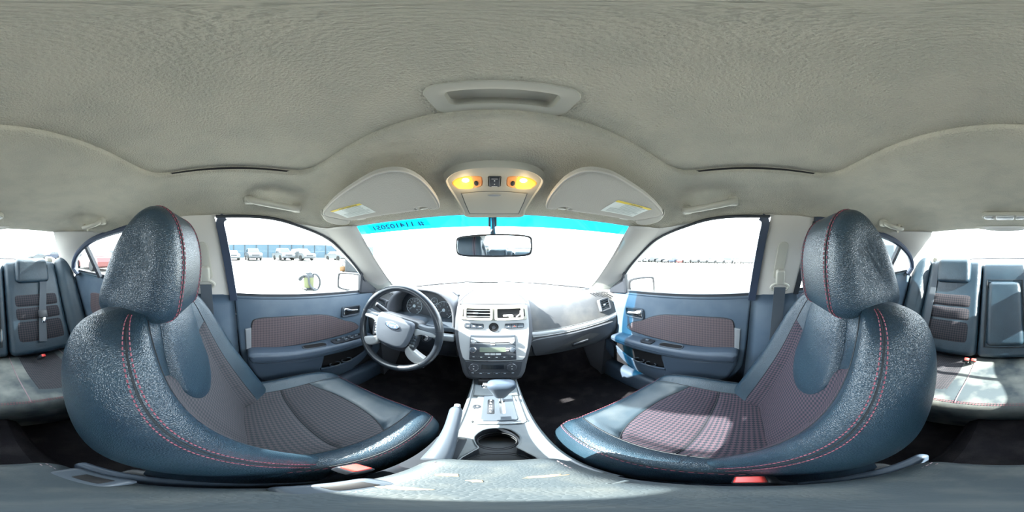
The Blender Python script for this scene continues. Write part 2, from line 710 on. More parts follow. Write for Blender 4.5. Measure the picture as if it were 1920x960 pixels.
# ---- headliner: ring loft from the sunroof opening out to rails and headers
SUN_X, SUN_F, SUN_B = 0.385, 0.185, -0.225
half = [(0.0, 0.530, 0.138), (0.14, 0.524, 0.137), (0.28, 0.504, 0.132), (0.40, 0.474, 0.127), (0.50, 0.437, 0.121), (0.575, 0.345, 0.110),
        (0.602, 0.243, 0.127), (0.606, 0.11, 0.150), (0.605, -0.08, 0.156), (0.604, -0.26, 0.152), (0.598, -0.45, 0.137), (0.578, -0.61, 0.122),
        (0.53, -0.80, 0.142), (0.465, -0.965, 0.158), (0.34, -0.985, 0.165), (0.17, -0.997, 0.170), (0.0, -1.0, 0.171)]
dens = smooth_path(half, 64)
outer = [Vector(p) for p in dens] + [Vector((-p.x, p.y, p.z)) for p in reversed(dens[1:-1])]
N = len(outer)
cy0 = (SUN_F + SUN_B) / 2


def sun_pt(d):
    """point of the rounded opening in direction d"""
    hx, hy, n = SUN_X, (SUN_F - SUN_B) / 2, 9.0
    k = (abs(d.x / hx) ** n + abs(d.y / hy) ** n) ** (-1 / n)
    return Vector((d.x * k, d.y * k + cy0, 0))


inner = []
for p in outer:
    d = Vector((p.x, (p.y - cy0) * 0.62))
    inner.append(sun_pt(Vector((p.x, (p.y - cy0) * (0.50 if p.y < 0 else 0.56), 0))))
# even out the inner ring by arc length near corners is not needed: N is dense
rings = []
Z_IN = 0.222
rings.append([Vector((p.x * 1.008, (p.y - cy0) * 1.01 + cy0, 0.246)) for p in inner])
rings.append([Vector((p.x * 1.002, (p.y - cy0) * 1.002 + cy0, 0.236)) for p in inner])
rings.append([Vector((p.x * 1.0, p.y, 0.228)) for p in inner])
rings.append([Vector((p.x * 1.012, (p.y - cy0) * 1.02 + cy0, 0.2225)) for p in inner])
for t in (0.06, 0.12, 0.2, 0.3, 0.4, 0.5, 0.6, 0.7, 0.8, 0.88, 0.95, 1.0):
    rr_ = []
    for a, b in zip(inner, outer):
        e = 3.2 - 0.9 * max(0.0, min(1.0, (b.y - 0.15) / 0.3))
        rr_.append(Vector((lerp(a.x, b.x, t), lerp(a.y, b.y, t), lerp(Z_IN, b.z, t ** e))))
    rings.append(rr_)
rings.append([Vector((p.x * 1.015, p.y * 1.012, p.z + 0.004)) for p in outer])
rings.append([Vector((p.x * 1.02, p.y * 1.015, p.z + 0.03)) for p in outer])
v, f = g_loft(rings, cap=False)
tag(mesh_obj('ceiling', v, f, 'headliner'), 'fuzzy warm grey headliner around the sunroof opening', 'headliner', kind='structure')
# roof skin over it
v, f = g_loft([[Vector((p.x * 1.03, p.y * 1.02, p.z + 0.028)) for p in outer], [Vector((p.x * 0.8, p.y * 0.85, 0.255)) for p in outer],
               [Vector((p.x * 0.4, p.y * 0.4, 0.275)) for p in outer], [Vector((p.x * 0.02, p.y * 0.02, 0.28)) for p in outer]], cap=False)
mat('car_paint', (0.45, 0.44, 0.42), 0.25, metal=0.5, coat=0.5)
tag(mesh_obj('roof', v, f, 'car_paint'), 'silver outer roof skin of the car', 'roof', kind='structure')

# ---- pillars


def strip(name, ea, eb, m, bulge, n=24, nb=8, thick=0.02, label='', cat='pillar trim'):
    A = smooth_path(ea, n)
    B = smooth_path(eb, n)

    def fn(a, b):
        p = A[round(a * n)].lerp(B[round(a * n)], b)
        s = 1 if p.x > 0 else -1
        return p + Vector((-s * bulge * math.sin(math.pi * b), 0, 0))
    s = 1 if ea[0][0] > 0 else -1
    v, f = g_slab(fn, n, nb, (s * thick, 0, 0))
    o = mesh_obj(name, v, f, m, smooth=True, sharp=50)
    return tag(o, label, cat, kind='structure')


for s, k, lb in ((-1, 1, 'left'), (1, 2, 'right')):
    strip('trim_%d' % k, [(s * 0.492, 0.445, 0.124), (s * 0.535, 0.595, 0.0), (s * 0.58, 0.76, -0.12), (s * 0.625, 0.90, -0.205), (s * 0.64, 0.95, -0.24)],
          [(s * 0.585, 0.335, 0.112), (s * 0.642, 0.42, 0.062), (s * 0.668, 0.595, -0.058), (s * 0.69, 0.70, -0.15), (s * 0.70, 0.84, -0.26)],
          'trim_grey', 0.022, label='pale grey %s windshield pillar trim' % lb)
for s, k, lb in ((-1, 3, 'left'), (1, 4, 'right')):
    o = strip('trim_%d' % k, [(s * 0.702, -0.022, -0.185), (s * 0.66, -0.045, -0.05), (s * 0.625, -0.065, 0.07), (s * 0.604, -0.085, 0.155)],
              [(s * 0.702, -0.205, -0.175), (s * 0.66, -0.215, -0.05), (s * 0.625, -0.238, 0.07), (s * 0.604, -0.265, 0.155)],
              'trim_grey', 0.018, label='light grey %s centre pillar trim above the belt line' % lb)
    # dark lower half, belt slot, round cap, height slider
    v, f = g_slab(lambda a, b: (s * (0.703 - 0.025 * math.sin(math.pi * b) - 0.02 * a), lerp(-0.012 + 0.05 * a, -0.215 - 0.05 * a, b), lerp(-0.165, -0.86, a)), 14, 8, (s * 0.05, 0, 0))
    c = mesh_obj('lower_panel', v, f, 'door_vinyl', o)
    mb = MB()
    fr = frame3((s * 0.6, -0.175, 0.125), (0, s, 0), (s * -0.25, 0, 1))
    mb.add(g_dome(fr, [(0.0, 0.003), (0.007, 0.003), (0.0085, 0.0015), (0.010, 0.003), (0.0115, 0.002), (0.0125, -0.002)], 20))
    mb.build('round_cap', 'trim_grey_smooth', o)
    mb = MB()
    mb.add(g_prism(rrect(0.042, 0.15, 0.02), lambda a, b, d: (s * (0.637 - 0.30 * b - d), -0.125 + a + -0.12 * b, -0.02 + b), 0.0, 0.010, 0.004))
    mb.build('belt_height_slide', 'trim_grey_smooth', o)
for s, k, lb in ((-1, 5, 'left'), (1, 6, 'right')):
    strip('trim_%d' % k, [(s * (side_x(y, z) + 0.006), y, z) for y, z in ((-0.58, 0.124), (-0.70, 0.102), (-0.81, 0.066), (-0.90, 0.018), (-0.965, -0.045), (-0.975, -0.13))],
          [(s * 0.462, -0.968, 0.160), (s * 0.50, -1.02, 0.115), (s * 0.545, -1.08, 0.05), (s * 0.60, -1.14, -0.02), (s * 0.65, -1.19, -0.08), (s * 0.67, -1.22, -0.13)],
          'trim_grey', 0.018, label='light grey %s rear pillar trim beside the rear window' % lb)

# rails between headliner and window tops
ALLTOP = sorted([(-0.965, -0.045), (-0.91, 0.008), (-0.82, 0.058), (-0.72, 0.094), (-0.59, 0.118), (-0.45, 0.134), (-0.30, 0.146), (-0.08, 0.149), (0.11, 0.146), (0.243, 0.122), (0.406, 0.0715), (0.48, 0.02)])
HL = sorted([(p[1], p[0], p[2]) for p in half[4:12]])


def tab(ps, y, k=1):
    for i in range(1, len(ps)):
        if y <= ps[i][0] or i == len(ps) - 1:
            t_ = max(0.0, min(1.0, (y - ps[i - 1][0]) / (ps[i][0] - ps[i - 1][0])))
            return lerp(ps[i - 1][k], ps[i][k], t_)


for s, k, lb in ((-1, 9, 'left'), (1, 10, 'right')):
    ea, eb = [], []
    for i in range(15):
        y = lerp(-0.60, 0.43, i / 14)
        ea.append((s * (tab(HL, y, 1) - 0.004), y, tab(HL, y, 2) + 0.002))
        zt = tab(ALLTOP, y)
        eb.append((s * (side_x(y, zt) + 0.006), y - 0.0, zt + 0.002))
    strip('trim_%d' % k, ea, eb, 'trim_grey', 0.003, n=28, nb=3, thick=0.01, label='pale grey roof rail edge over the %s door windows' % lb, cat='roof rail trim')

# ---- glass
def wtop(x):
    return Vector((x, 0.545 - 0.34 * x * x, 0.148 - 0.072 * x * x))


def wbot(x):
    return Vector((x, 1.28 - 0.95 * x * x, -0.225 - 0.06 * x * x))


def wpt(x01, t, off=0.0):
    xt, xb = lerp(-0.56, 0.56, x01), lerp(-0.72, 0.72, x01)
    p = wtop(xt).lerp(wbot(xb), t)
    return p + Vector((0, 0.46, 0.88)) * (0.02 * math.sin(math.pi * t) + off)


win = thing('window_1', (0, 0.9, -0.2), 'big front windshield with a cyan tinted band along its top edge', 'windshield', kind='structure')
v, f = g_grid(lambda a, b: wpt(a, lerp(0.105, 1, b)), 32, 20)
mesh_obj('pane', v, f, 'glass_windshield', win)
v, f = g_grid(lambda a, b: wpt(a, lerp(0.0, 0.105, b)), 32, 4)
tag(mesh_obj('tint_band', v, f, 'glass_tint_band', win), 'bright cyan shade band')
# lot sticker on the band, seen from behind
def film(name, a0, a1, t0, t1, m, off=-0.002, sk=0.0):
    v, f = g_grid(lambda a, b: wpt(lerp(a0, a1, a) + sk * b, lerp(t0, t1, b), off), 8, 3)
    return mesh_obj(name, v, f, m, win)


st = film('lot_sticker', 0.085, 0.292, 0.018, 0.072, 'glass_film', sk=0.006)
pc = wpt(0.188, 0.047, -0.006)
xd = wpt(0.27, 0.045, -0.004) - wpt(0.11, 0.047, -0.004)
yd = wpt(0.188, 0.0) - wpt(0.188, 0.09)
text('lot_number', '# 114102051', frame3(pc, xd, yd), 0.040, 'seam_dark', st, mirror=True)
film('film', 0.395, 0.625, 0.03, 0.095, 'glass_film_pale', off=-0.002, sk=0.012)

# side glass: outlines in (y, z)
front_top = [(-0.078, 0.149), (0.11, 0.146), (0.243, 0.122), (0.406, 0.0715), (0.585, -0.05), (0.70, -0.16)]
ft = smooth2d(front_top, 24, False)


def side_window(name, s, pts_top, y0, y1, label):
    """glass between belt and a top curve given as z(y)"""
    def ztop(y):
        ps = sorted(pts_top)
        for i in range(1, len(ps)):
            if y <= ps[i][0]:
                t = (y - ps[i - 1][0]) / (ps[i][0] - ps[i - 1][0])
                return lerp(ps[i - 1][1], ps[i][1], t)
        return ps[-1][1]

    def fn(a, b):
        y = lerp(y0, y1, a)
        z = lerp(belt_z(y) - 0.03, ztop(y) + 0.012, b)
        return (s * (side_x(y, z) + 0.012), y, z)
    v, f = g_grid(fn, 24, 8)
    return mesh_obj('pane', v, f, 'glass_clear', name)


def edge3(pts, s, dx=0.0):
    return [Vector((s * (side_x(y, z) + dx), y, z)) for y, z in pts]


k = 2
for s, lb in ((-1, 'driver'), (1, 'passenger')):
    wn = thing('window_%d' % k, (s * 0.7, 0.3, -0.17), 'front %s side window with curved top edge' % lb, 'window', kind='structure')
    side_window(wn, s, ft, -0.07, 0.72, '')
    # rubber frame: rear upright, top channel, belt strip
    mb = MB()
    mb.add(g_ribbon(smooth_path([(s * 0.694, -0.012, -0.19), (s * 0.655, -0.032, -0.05), (s * 0.622, -0.052, 0.07), (s * 0.606, -0.062, 0.128), (s * 0.604, -0.045, 0.148)], 20), (0, 1, 0), 0.030, 0.018))
    mb.build('upright_seal', 'window_seal', wn)
    mb = MB()
    mb.add(g_tube(edge3(ft, s, -0.002), 0.0065, 8))
    mb.build('top_seal', 'rubber', wn)
    mb = MB()
    mb.add(g_ribbon([Vector((s * 0.705, y, belt_z(y) + 0.004)) for y in (-0.03, 0.2, 0.45, 0.68)], (0, 0, 1), 0.012, 0.02))
    mb.build('belt_seal', 'rubber', wn)
    # sail panel behind the door mirror
    sail = [(0.655, -0.105), (0.655, -0.222), (0.86, -0.245), (0.80, -0.215), (0.73, -0.165)]
    mb = MB()
    mb.add(g_prism(sail, lambda a, b, d: (s * (0.712 - d), a, b), 0.0, 0.025, 0.006))
    mb.build('sail_panel', 'dark_plastic', wn, smooth=False)
    mb = MB()
    mb.add(g_ribbon([(s * 0.695, 0.652, -0.215), (s * 0.672, 0.648, -0.09)], (0, 1, 0), 0.016, 0.012))
    mb.build('sail_edge', 'rubber', wn)
    k += 1
rear_top = [(-0.255, 0.143), (-0.30, 0.146), (-0.45, 0.134), (-0.59, 0.118), (-0.72, 0.094), (-0.82, 0.058), (-0.91, 0.008), (-0.965, -0.045)]
rt = smooth2d(rear_top, 28, False)
for s, lb in ((-1, 'left'), (1, 'right')):
    wn = thing('window_%d' % k, (s * 0.68, -0.6, -0.13), '%s rear door window with small triangular quarter pane' % lb, 'window', kind='structure')
    side_window(wn, s, list(rt), -0.97, -0.19, '')
    mb = MB()
    mb.add(g_tube(edge3(rt + [(-0.985, -0.085), (-0.95, -0.13)], s, -0.004), 0.017, 8))
    mb.build('frame_seal', 'window_seal', wn)
    mb = MB()
    mb.add(g_ribbon([Vector((s * (side_x(y, z) - 0.002), y, z)) for y, z in ((-0.80, 0.068), (-0.77, -0.02), (-0.735, -0.13))], (0, 1, 0), 0.026, 0.02))
    mb.build('quarter_post', 'rubber', wn)
    mb = MB()
    mb.add(g_ribbon([Vector((s * (0.705 * (1 - 0.06 * max(0, min(1, (-y - 0.4) / 0.6)))), y, belt_z(y) + 0.004)) for y in (-0.2, -0.5, -0.96)], (0, 0, 1), 0.012, 0.02))
    mb.build('belt_seal', 'rubber', wn)
    mb = MB()
    mb.add(g_ribbon([Vector((s * side_x(0, z), y, z)) for y, z in ((-0.205, -0.17), (-0.225, -0.05), (-0.25, 0.07), (-0.262, 0.14))], (0, 1, 0), 0.022, 0.016))
    mb.build('upright_seal', 'rubber', wn)
    k += 1


def btop(x):
    return Vector((x, -1.0 + 0.15 * x * x, 0.182 - 0.055 * x * x))


def bbot(x):
    return Vector((x, -1.60 + 0.85 * x * x, -0.025 - 0.09 * x * x))


wn = thing('window_%d' % k, (0, -1.5, -0.04), 'wide rear window above the parcel shelf', 'window', kind='structure')
v, f = g_grid(lambda a, b: btop(lerp(-0.50, 0.50, a)).lerp(bbot(lerp(-0.70, 0.70, a)), b), 28, 14)
mesh_obj('pane', v, f, 'glass_clear', wn)
mb = MB()
mb.add(g_tube([bbot(lerp(-0.66, 0.66, i / 24)) + Vector((0, 0, 0.004)) for i in range(25)], 0.006, 6))
mb.build('lower_seal', 'rubber', wn)

# parcel shelf
v, f = g_slab(lambda a, b: (lerp(-0.70, 0.70, a), lerp(-1.175, bbot(lerp(-0.70, 0.70, a)).y, b), -0.068 + 0.015 * b), 20, 8, (0, 0, -0.03))
sh = tag(mesh_obj('parcel_shelf', v, f, 'dash_vinyl', smooth=False), 'grey parcel shelf under the rear window', 'shelf')
mb = MB()
v, f = g_slab(lambda a, b: (lerp(-0.17, 0.17, a), lerp(-0.955, -1.03, b), 0.176 - 0.020 * math.sin(math.pi * a) * b), 12, 4, (0, 0, 0.012))
tag(mesh_obj('brake_lamp_cover', v, f, 'trim_grey'), 'grey cover of the high brake lamp above the rear window', 'lamp cover')
for s in (-1, 1):
    mb = MB()
    mb.add(g_rbox((s * 0.50, -1.13, -0.035), (0.05, 0.05, 0.06), 0.012))
    mb.build('belt_guide', 'trim_grey_smooth', sh)

# ---- outside skin of the car that shows through the glass
def hood_fn(a, b):
    x = lerp(-0.80, 0.80, a)
    yb = 1.36 - 0.55 * x * x * 0.8
    y = lerp(yb, 2.35 - 0.25 * x * x, b)
    z = -0.245 - 0.10 * (b ** 1.6) - 0.06 * x * x - (0.30 * max(0, b - 0.85) / 0.15 * 0.4 if b > 0.85 else 0)
    return (x, y, z)


v, f = g_slab(hood_fn, 20, 16, (0, 0, -0.02))
tag(mesh_obj('hood', v, f, 'car_paint'), 'silver car hood beyond the windshield', 'hood')
mb = MB()
mb.add(g_grid(lambda a, b: (lerp(-0.78, 0.78, a), lerp(wbot(lerp(-0.72, 0.72, a)).y + 0.03, 1.40 - 0.45 * lerp(-0.78, 0.78, a) ** 2, b), -0.243 - 0.07 * lerp(-0.78, 0.78, a) ** 2), 20, 3))
cw = mb.build('cowl_grille', 'grey_plastic')
tag(cw, 'grey plastic cowl below the windshield', 'cowl')
for x0, lb in ((-0.46, 'driver'), (0.30, 'passenger')):
    P = [wpt((x + 0.72) / 1.44, tt, 0.012) for x, tt in ((x0 + 0.50, 0.985), (x0 + 0.25, 0.955), (x0, 0.95))]
    t = thing('windshield_wiper', P[0], 'thin black wiper at the foot of the windshield on the %s side' % lb, 'wiper', 'windshield wipers')
    mb = MB()
    mb.add(g_tube(P, [0.007, 0.005, 0.003], 6))
    mb.build('arm', 'black', t)
    mb = MB()
    mb.add(g_tube([wpt((x + 0.72) / 1.44, 0.945, 0.006) for x in (x0 - 0.22, x0 - 0.05, x0 + 0.1, x0 + 0.25)], 0.004, 6))
    mb.build('blade', 'black', t)


def trunk_fn(a, b):
    x = lerp(-0.72, 0.72, a)
    y = lerp(-1.66 + 0.7 * x * x, -2.25 + 0.3 * x * x, b)
    return (x, y, -0.075 - 0.03 * b - 0.08 * x * x)


v, f = g_slab(trunk_fn, 16, 8, (0, 0, -0.03))
tag(mesh_obj('trunk_lid', v, f, 'car_paint'), 'silver trunk lid seen past the rear window', 'trunk lid')

# ================================================================ CEILING FITTINGS
# ---- sunroof shade panel
t = thing('sunroof_shade', (0, -0.02, 0.236), 'closed cloth sunroof shade with a recessed pull cup at its front edge', 'sunroof shade')
CUP = (0.010, 0.158)
hole = rrect(0.118, 0.036, 0.010, 4, *CUP)
outl = rrect(SUN_X * 2 + 0.04, (SUN_F - SUN_B) + 0.06, 0.03, 5, 0, cy0)
v, f = g_plate(outl, [hole], lambda a, b, d: (a, b, d), 0.2365)
mesh_obj('panel', v, f, 'shade_cloth', t, smooth=False)
mb = MB()
lip_o = smooth2d([(-0.068, 0.128), (0.0, 0.126), (0.09, 0.129), (0.090, 0.160), (0.075, 0.188), (0.0, 0.1885), (-0.052, 0.187), (-0.070, 0.160)], 40)
lip_o = rrect(0.150, 0.064, 0.02, 6, CUP[0], CUP[1])
n = len(lip_o)
hin = rrect(0.112, 0.030, 0.008, 6, *CUP)
hmid = rrect(0.128, 0.044, 0.012, 6, *CUP)
ringz = [[Vector((p[0], p[1], 0.2368)) for p in lip_o],
         [Vector((lerp(p[0], q[0], 0.12), lerp(p[1], q[1], 0.12), 0.2335)) for p, q in zip(lip_o, hmid)],
         [Vector((p[0], p[1], 0.2325)) for p in hmid],
         [Vector((p[0], p[1], 0.236)) for p in hin],
         [Vector((CUP[0] + (p[0] - CUP[0]) * 0.97, CUP[1] + (p[1] - CUP[1]) * 0.8, 0.250)) for p in hin]]
v, f = g_loft(ringz, cap=False)
f.append(tuple(len(v) - n + j for j in range(n)))
mesh_obj('pull_cup', v, f, 'trim_grey_smooth', t, sharp=35)
for s in (-1, 1):
    mb = MB()
    mb.add(g_tube(smooth_path([(s * 0.30, SUN_F + 0.006, 0.231), (s * 0.372, SUN_F - 0.006, 0.231), (s * 0.387, SUN_F - 0.05, 0.231), (s * 0.388, cy0, 0.231),
                               (s * 0.387, SUN_B + 0.05, 0.231), (s * 0.370, SUN_B + 0.006, 0.231), (s * 0.30, SUN_B - 0.005, 0.231)], 40), 0.005, 6))
    mb.build('edge_gap', 'black', t)

# ---- overhead console with map lamps
def ceil_z(y):
    # headliner height on the centre line ahead of the sunroof
    t_ = (y - SUN_F) / (0.53 - SUN_F)
    return lerp(Z_IN, 0.138, max(0, t_) ** 2.3)


def oc(a, b, d):
    """console frame: a across, b forward from y = .30, d below the lining"""
    y = 0.324 + b * 0.88
    return Vector((a + 0.004, y, ceil_z(y) - 0.002 - d))


t = thing('overhead_console', (0, 0.4, 0.19), 'grey overhead console with two lit amber map lamps', 'overhead console')
out_o = smooth2d([(0.0, -0.005), (0.07, 0.002), (0.108, 0.028), (0.117, 0.06), (0.110, 0.12), (0.098, 0.19), (0.088, 0.222), (0.0, 0.226),
                  (-0.088, 0.222), (-0.098, 0.19), (-0.110, 0.12), (-0.117, 0.06), (-0.108, 0.028), (-0.07, 0.002)], 84)


def lampo(s):
    pts = [(0.030, 0.040), (0.052, 0.036), (0.082, 0.040), (0.100, 0.058), (0.097, 0.078), (0.086, 0.090), (0.055, 0.088), (0.032, 0.083), (0.028, 0.062)]
    return smooth2d([(s * a, b) for a, b in pts], 36)


door_o = [(-0.085, 0.108), (-0.04, 0.104), (0, 0.103), (0.04, 0.104), (0.085, 0.108), (0.083, 0.150), (0.076, 0.205), (0.0, 0.208), (-0.076, 0.205), (-0.083, 0.15)]
sw_o = rrect(0.030, 0.046, 0.004, 2, 0.0, 0.061)
n = len(out_o)
v, f = g_plate([(a * 0.93, lerp(0.11, b, 0.95)) for a, b in out_o], [lampo(-1), lampo(1), sw_o], oc, 0.012)
mb = MB()
mb.add((v, f))
rs = []
for k, d in ((1.02, -0.004), (1.0, 0.006), (0.985, 0.012), (0.965, 0.0155), (0.945, 0.0145), (0.93, 0.012)):
    kk = (k - 0.93) / 0.09
    rs.append([oc(a * k, lerp(0.11, b, lerp(0.95, 1.01, kk)), d) for a, b in out_o])
mb.add(g_loft(rs, cap=False))
for q in (lampo(-1), lampo(1), sw_o):
    mb.add(g_wall(q, oc, 0.012, -0.002, 1.0))
mb.build('housing', 'trim_grey_smooth', t, sharp=50)
mb = MB()
mb.add(g_prism(door_o, lambda a, b, d: oc(a, b, d), 0.010, 0.0145, 0.002, True))
dr = mb.build('glasses_bin_door', 'trim_grey_smooth', t, smooth=False)
mb = MB()
lo = door_o + [door_o[0]]
mb.add(g_tube([oc(a * 1.01, lerp(0.155, b, 1.015), 0.0135) for a, b in door_o], 0.0011, 5, closed=True))
mb.build('door_gap', 'label_ink', dr)
mb = MB()
mb.add(g_dome(frame3(oc(0.0, 0.118, 0.0148), (1, 0, 0), (0, -1, 0.25)) @ Matrix.Diagonal((1, 0.28, 1, 1)), [(0.018, 0.0), (0.015, 0.0016), (0.008, 0.002), (0.001, 0.002)], 20))
mb.build('thumb_dent', 'silver_dull', dr)
for s in (-1, 1):
    q = lampo(s)
    big = [p for p in q]
    mb = MB()
    mb.add(g_prism([(a, b) for a, b in smooth2d([(s * a, b) for a, b in [(0.052, 0.0375), (0.082, 0.0415), (0.0985, 0.058), (0.0955, 0.077), (0.085, 0.0885), (0.052, 0.087)]], 30)], oc, 0.004, 0.0135, 0.003))
    ln = mb.build('lamp_lens', 'lamp_amber', t)
    ln['label'] = 'glowing amber lamp lens'
    mb = MB()
    mb.add(g_prism(smooth2d([(s * a, b) for a, b in [(0.0515, 0.0375), (0.032, 0.0415), (0.0295, 0.062), (0.0335, 0.081), (0.0515, 0.086)]], 24), oc, 0.004, 0.0125, 0.003))
    ln2 = mb.build('lamp_button', 'lamp_amber_dim', t)
    mb = MB()
    mb.add(g_dome(frame3(oc(s * 0.043, 0.066, 0.0125), (1, 0, 0), (0, -1, 0.2)) @ Matrix.Diagonal((0.7, 1.3, 1, 1)), [(0.0078, 0.0), (0.007, 0.0025), (0.004, 0.0035), (0.0005, 0.0035)], 16))
    mb.build('button_dimple', 'seam_dark', ln2)
    mb = MB()
    mb.add(g_dome(frame3(oc(s * 0.066, 0.051, 0.0105), (1, 0, 0), (0, -1, 0.2)), [(0.009, 0.0), (0.0085, 0.003), (0.006, 0.0045), (0.0005, 0.005)], 16))
    mb.build('bulb', 'lamp_bulb', ln)
    ld = bpy.data.lights.new('map_lamp_light', 'POINT')
    ld.energy = 0.010
    ld.color = (1, 0.72, 0.36)
    ld.shadow_soft_size = 0.012
    lo_ = bpy.data.objects.new('map_lamp_light', ld)
    COL.objects.link(lo_)
    lo_.location = oc(s * 0.07, 0.058, 0.03)
    lo_.parent = t
    lo_.matrix_parent_inverse = Matrix.Translation(t.location).inverted()
mb = MB()
mb.add(g_prism(rrect(0.026, 0.042, 0.003, 2, 0.0, 0.061), oc, -0.002, 0.0155, 0.003))
sw = mb.build('roof_switch', 'dark_plastic', t)
mb = MB()
for b in (0.053, 0.068):
    mb.add(g_rbox(oc(0.0, b, 0.0158), (0.0028, 0.0028, 0.0012), 0.0005, 1))
for b in (0.045, 0.078):
    mb.add(g_box(oc(0.0, b, 0.0157), (0.014, 0.0008, 0.0008)))
mb.build('switch_mark', 'white_print', sw)

# ---- sun visors
def visor(s, lb, header):
    o0 = Vector((s * 0.155, 0.43, 0.128))

    def vp(a, b, d):
        """a outward from the inner end, b from front edge to the rear edge, d below"""
        x = s * (0.150 + a * 0.97)
        y = 0.452 - 0.05 * (a / 0.36) - b * 0.98 - 0.10 * (a / 0.36) ** 2 * 0.55
        z = 0.152 + 0.26 * b - 0.022 * (a / 0.36) ** 2 - 0.02 * (b / 0.2) ** 2
        return Vector((x, y, z - d))
    t = thing('sun_visor', vp(0.3, 0.02, 0), 'grey %s side sun visor folded up with a yellow and white warning label' % lb, 'sun visor', 'sun visors')
    ol = smooth2d([(0.0, 0.012), (-0.008, 0.05), (-0.010, 0.11), (-0.006, 0.165), (0.012, 0.203), (0.055, 0.212), (0.12, 0.193), (0.20, 0.163), (0.27, 0.128), (0.325, 0.090),
                   (0.315, 0.045), (0.30, 0.02), (0.275, 0.006), (0.20, 0.003), (0.075, 0.004), (0.068, 0.018), (0.05, 0.024), (0.035, 0.020), (0.022, 0.004)], 120)
    mb = MB()
    mb.add(g_prism(ol, vp, 0.002, 0.016, 0.010, True))
    body = mb.build('board', 'visor_vinyl', t)
    mb = MB()
    pth = [vp(a, b, 0.013) for a, b in ol]
    mb.add(g_tube([vp(lerp(0.16, a, 0.995), lerp(0.09, b, 0.99), 0.012) for a, b in ol], 0.0022, 5, closed=True))
    mb.build('edge_piping', 'trim_grey', body)
    # rounded outer end with the pivot
    ol2 = smooth2d([(0.328, 0.092), (0.345, 0.075), (0.362, 0.045), (0.362, 0.010), (0.345, -0.012), (0.318, -0.014), (0.304, 0.012), (0.318, 0.045)], 48)
    mb = MB()
    mb.add(g_prism(ol2, vp, -0.006, 0.014, 0.007, True))
    mb.build('pivot_cap', 'visor_vinyl', t)
    mb = MB()
    mb.add(g_tube([vp(0.305, -0.004, 0.004), vp(0.28, 0.004, 0.006), vp(0.24, 0.012, 0.004)], 0.005, 8))
    mb.add(g_rbox(vp(0.268, -0.008, 0.002), (0.04, 0.014, 0.012), 0.003, 1))
    mb.build('pivot_arm', 'trim_grey_smooth', t)
    # clip at the inner end
    mb = MB()
    mb.add(g_rbox(vp(0.05, 0.004, 0.003), (0.024, 0.012, 0.014), 0.003, 1))
    mb.add(g_tube([vp(0.03, 0.010, 0.002), vp(0.07, 0.010, 0.002)], 0.0035, 8))
    mb.build('clip', 'trim_grey_smooth', t)
    # warning label; its lines read from inside the car
    a0, a1 = (0.185, 0.285) if s < 0 else (0.155, 0.265)
    b0, b1 = (0.035, 0.105) if s < 0 else (0.035, 0.112)

    def lp(ua, ub, d):
        # ua 0..1 in reading direction, ub 0 bottom .. 1 top
        aa = lerp(a1, a0, ua) if s < 0 else lerp(a0, a1, ua)
        bb = lerp(b0, b1, ub)
        return vp(aa, bb + (0.0), 0.0162 + d)
    mb = MB()
    mb.add(g_slab(lambda a, b: lp(a, b, 0.0006), 8, 6, (0, 0, 0.0006)))
    lab = mb.build('warning_label', 'label_white', t, smooth=False)
    mb = MB()
    mb.add(g_slab(lambda a, b: lp(a, lerp(0.86, 1.0, b), 0.0012), 8, 2, (0, 0, 0.0005)))
    yl = mb.build('label_header', 'label_yellow', lab, smooth=False)
    xd, yd = lp(0.7, 0.93, 0) - lp(0.3, 0.93, 0), lp(0.5, 1, 0) - lp(0.5, 0.86, 0)
    text('header_lettering', header, frame3(lp(0.55, 0.93, 0.0020), xd, yd), 0.0085, 'label_ink', lab, 0.0001)
    mb = MB()
    random.seed(3)
    for k in range(9):
        ub = 0.78 - 0.085 * k
        u0 = 0.30 if k < 5 else 0.10
        u1 = 0.95 - 0.15 * random.random()
        mb.add(g_slab(lambda a, b: lp(lerp(u0, u1, a), ub + (0.028 if k in (0, 5) else 0.018) * b, 0.0013), 6, 1, (0, 0, 0.0003)))
    mb.build('label_lines', 'label_ink_pale', lab, smooth=False)['kind'] = 'stuff'
    return t


visor(-1, 'driver', '! AVERTISSEMENT')
visor(1, 'passenger', '! WARNING')

# ---- grab handles
def grab(s, y0, y1, z0, z1, x0, lb, hook=False):
    c = Vector((s * x0, (y0 + y1) / 2, (z0 + z1) / 2))
    t = thing('grab_handle', c, lb, 'grab handle', 'ceiling grab handles')
    n = 20

    def pt(k, inw, dz=0.0):
        return Vector((s * (x0 - inw), lerp(y0, y1, k), lerp(z0, z1, k) + dz))
    path = [pt(0.02, -0.004, 0.004), pt(0.03, 0.016, -0.002), pt(0.10, 0.030, -0.012), pt(0.30, 0.034, -0.016), pt(0.70, 0.034, -0.016), pt(0.90, 0.030, -0.012), pt(0.97, 0.016, -0.002), pt(0.98, -0.004, 0.004)]
    P = smooth_path(path, 30)
    mb = MB()
    mb.add(g_ribbon(P, Vector((s * 0.6, 0, 1)), 0.020, 0.012))
    rounded = g_tube(P, 0.0115, 10)
    mb = MB().add(rounded)
    mb.build('grip', 'trim_grey_smooth', t)
    for k in (0.04, 0.96):
        mb = MB()
        mb.add(g_rbox(pt(k, 0.004, 0.0), (0.030, 0.036, 0.034), 0.010, 2))
        mb.build('end_cap', 'trim_grey_smooth', t)
    if hook:
        mb = MB()
        mb.add(g_tube(smooth_path([pt(0.62, 0.02, -0.002), pt(0.62, 0.036, -0.024), pt(0.66, 0.03, -0.036), pt(0.70, 0.02, -0.022)], 12), 0.004, 8))
        mb.build('coat_hook', 'trim_grey_smooth', t)
    return t


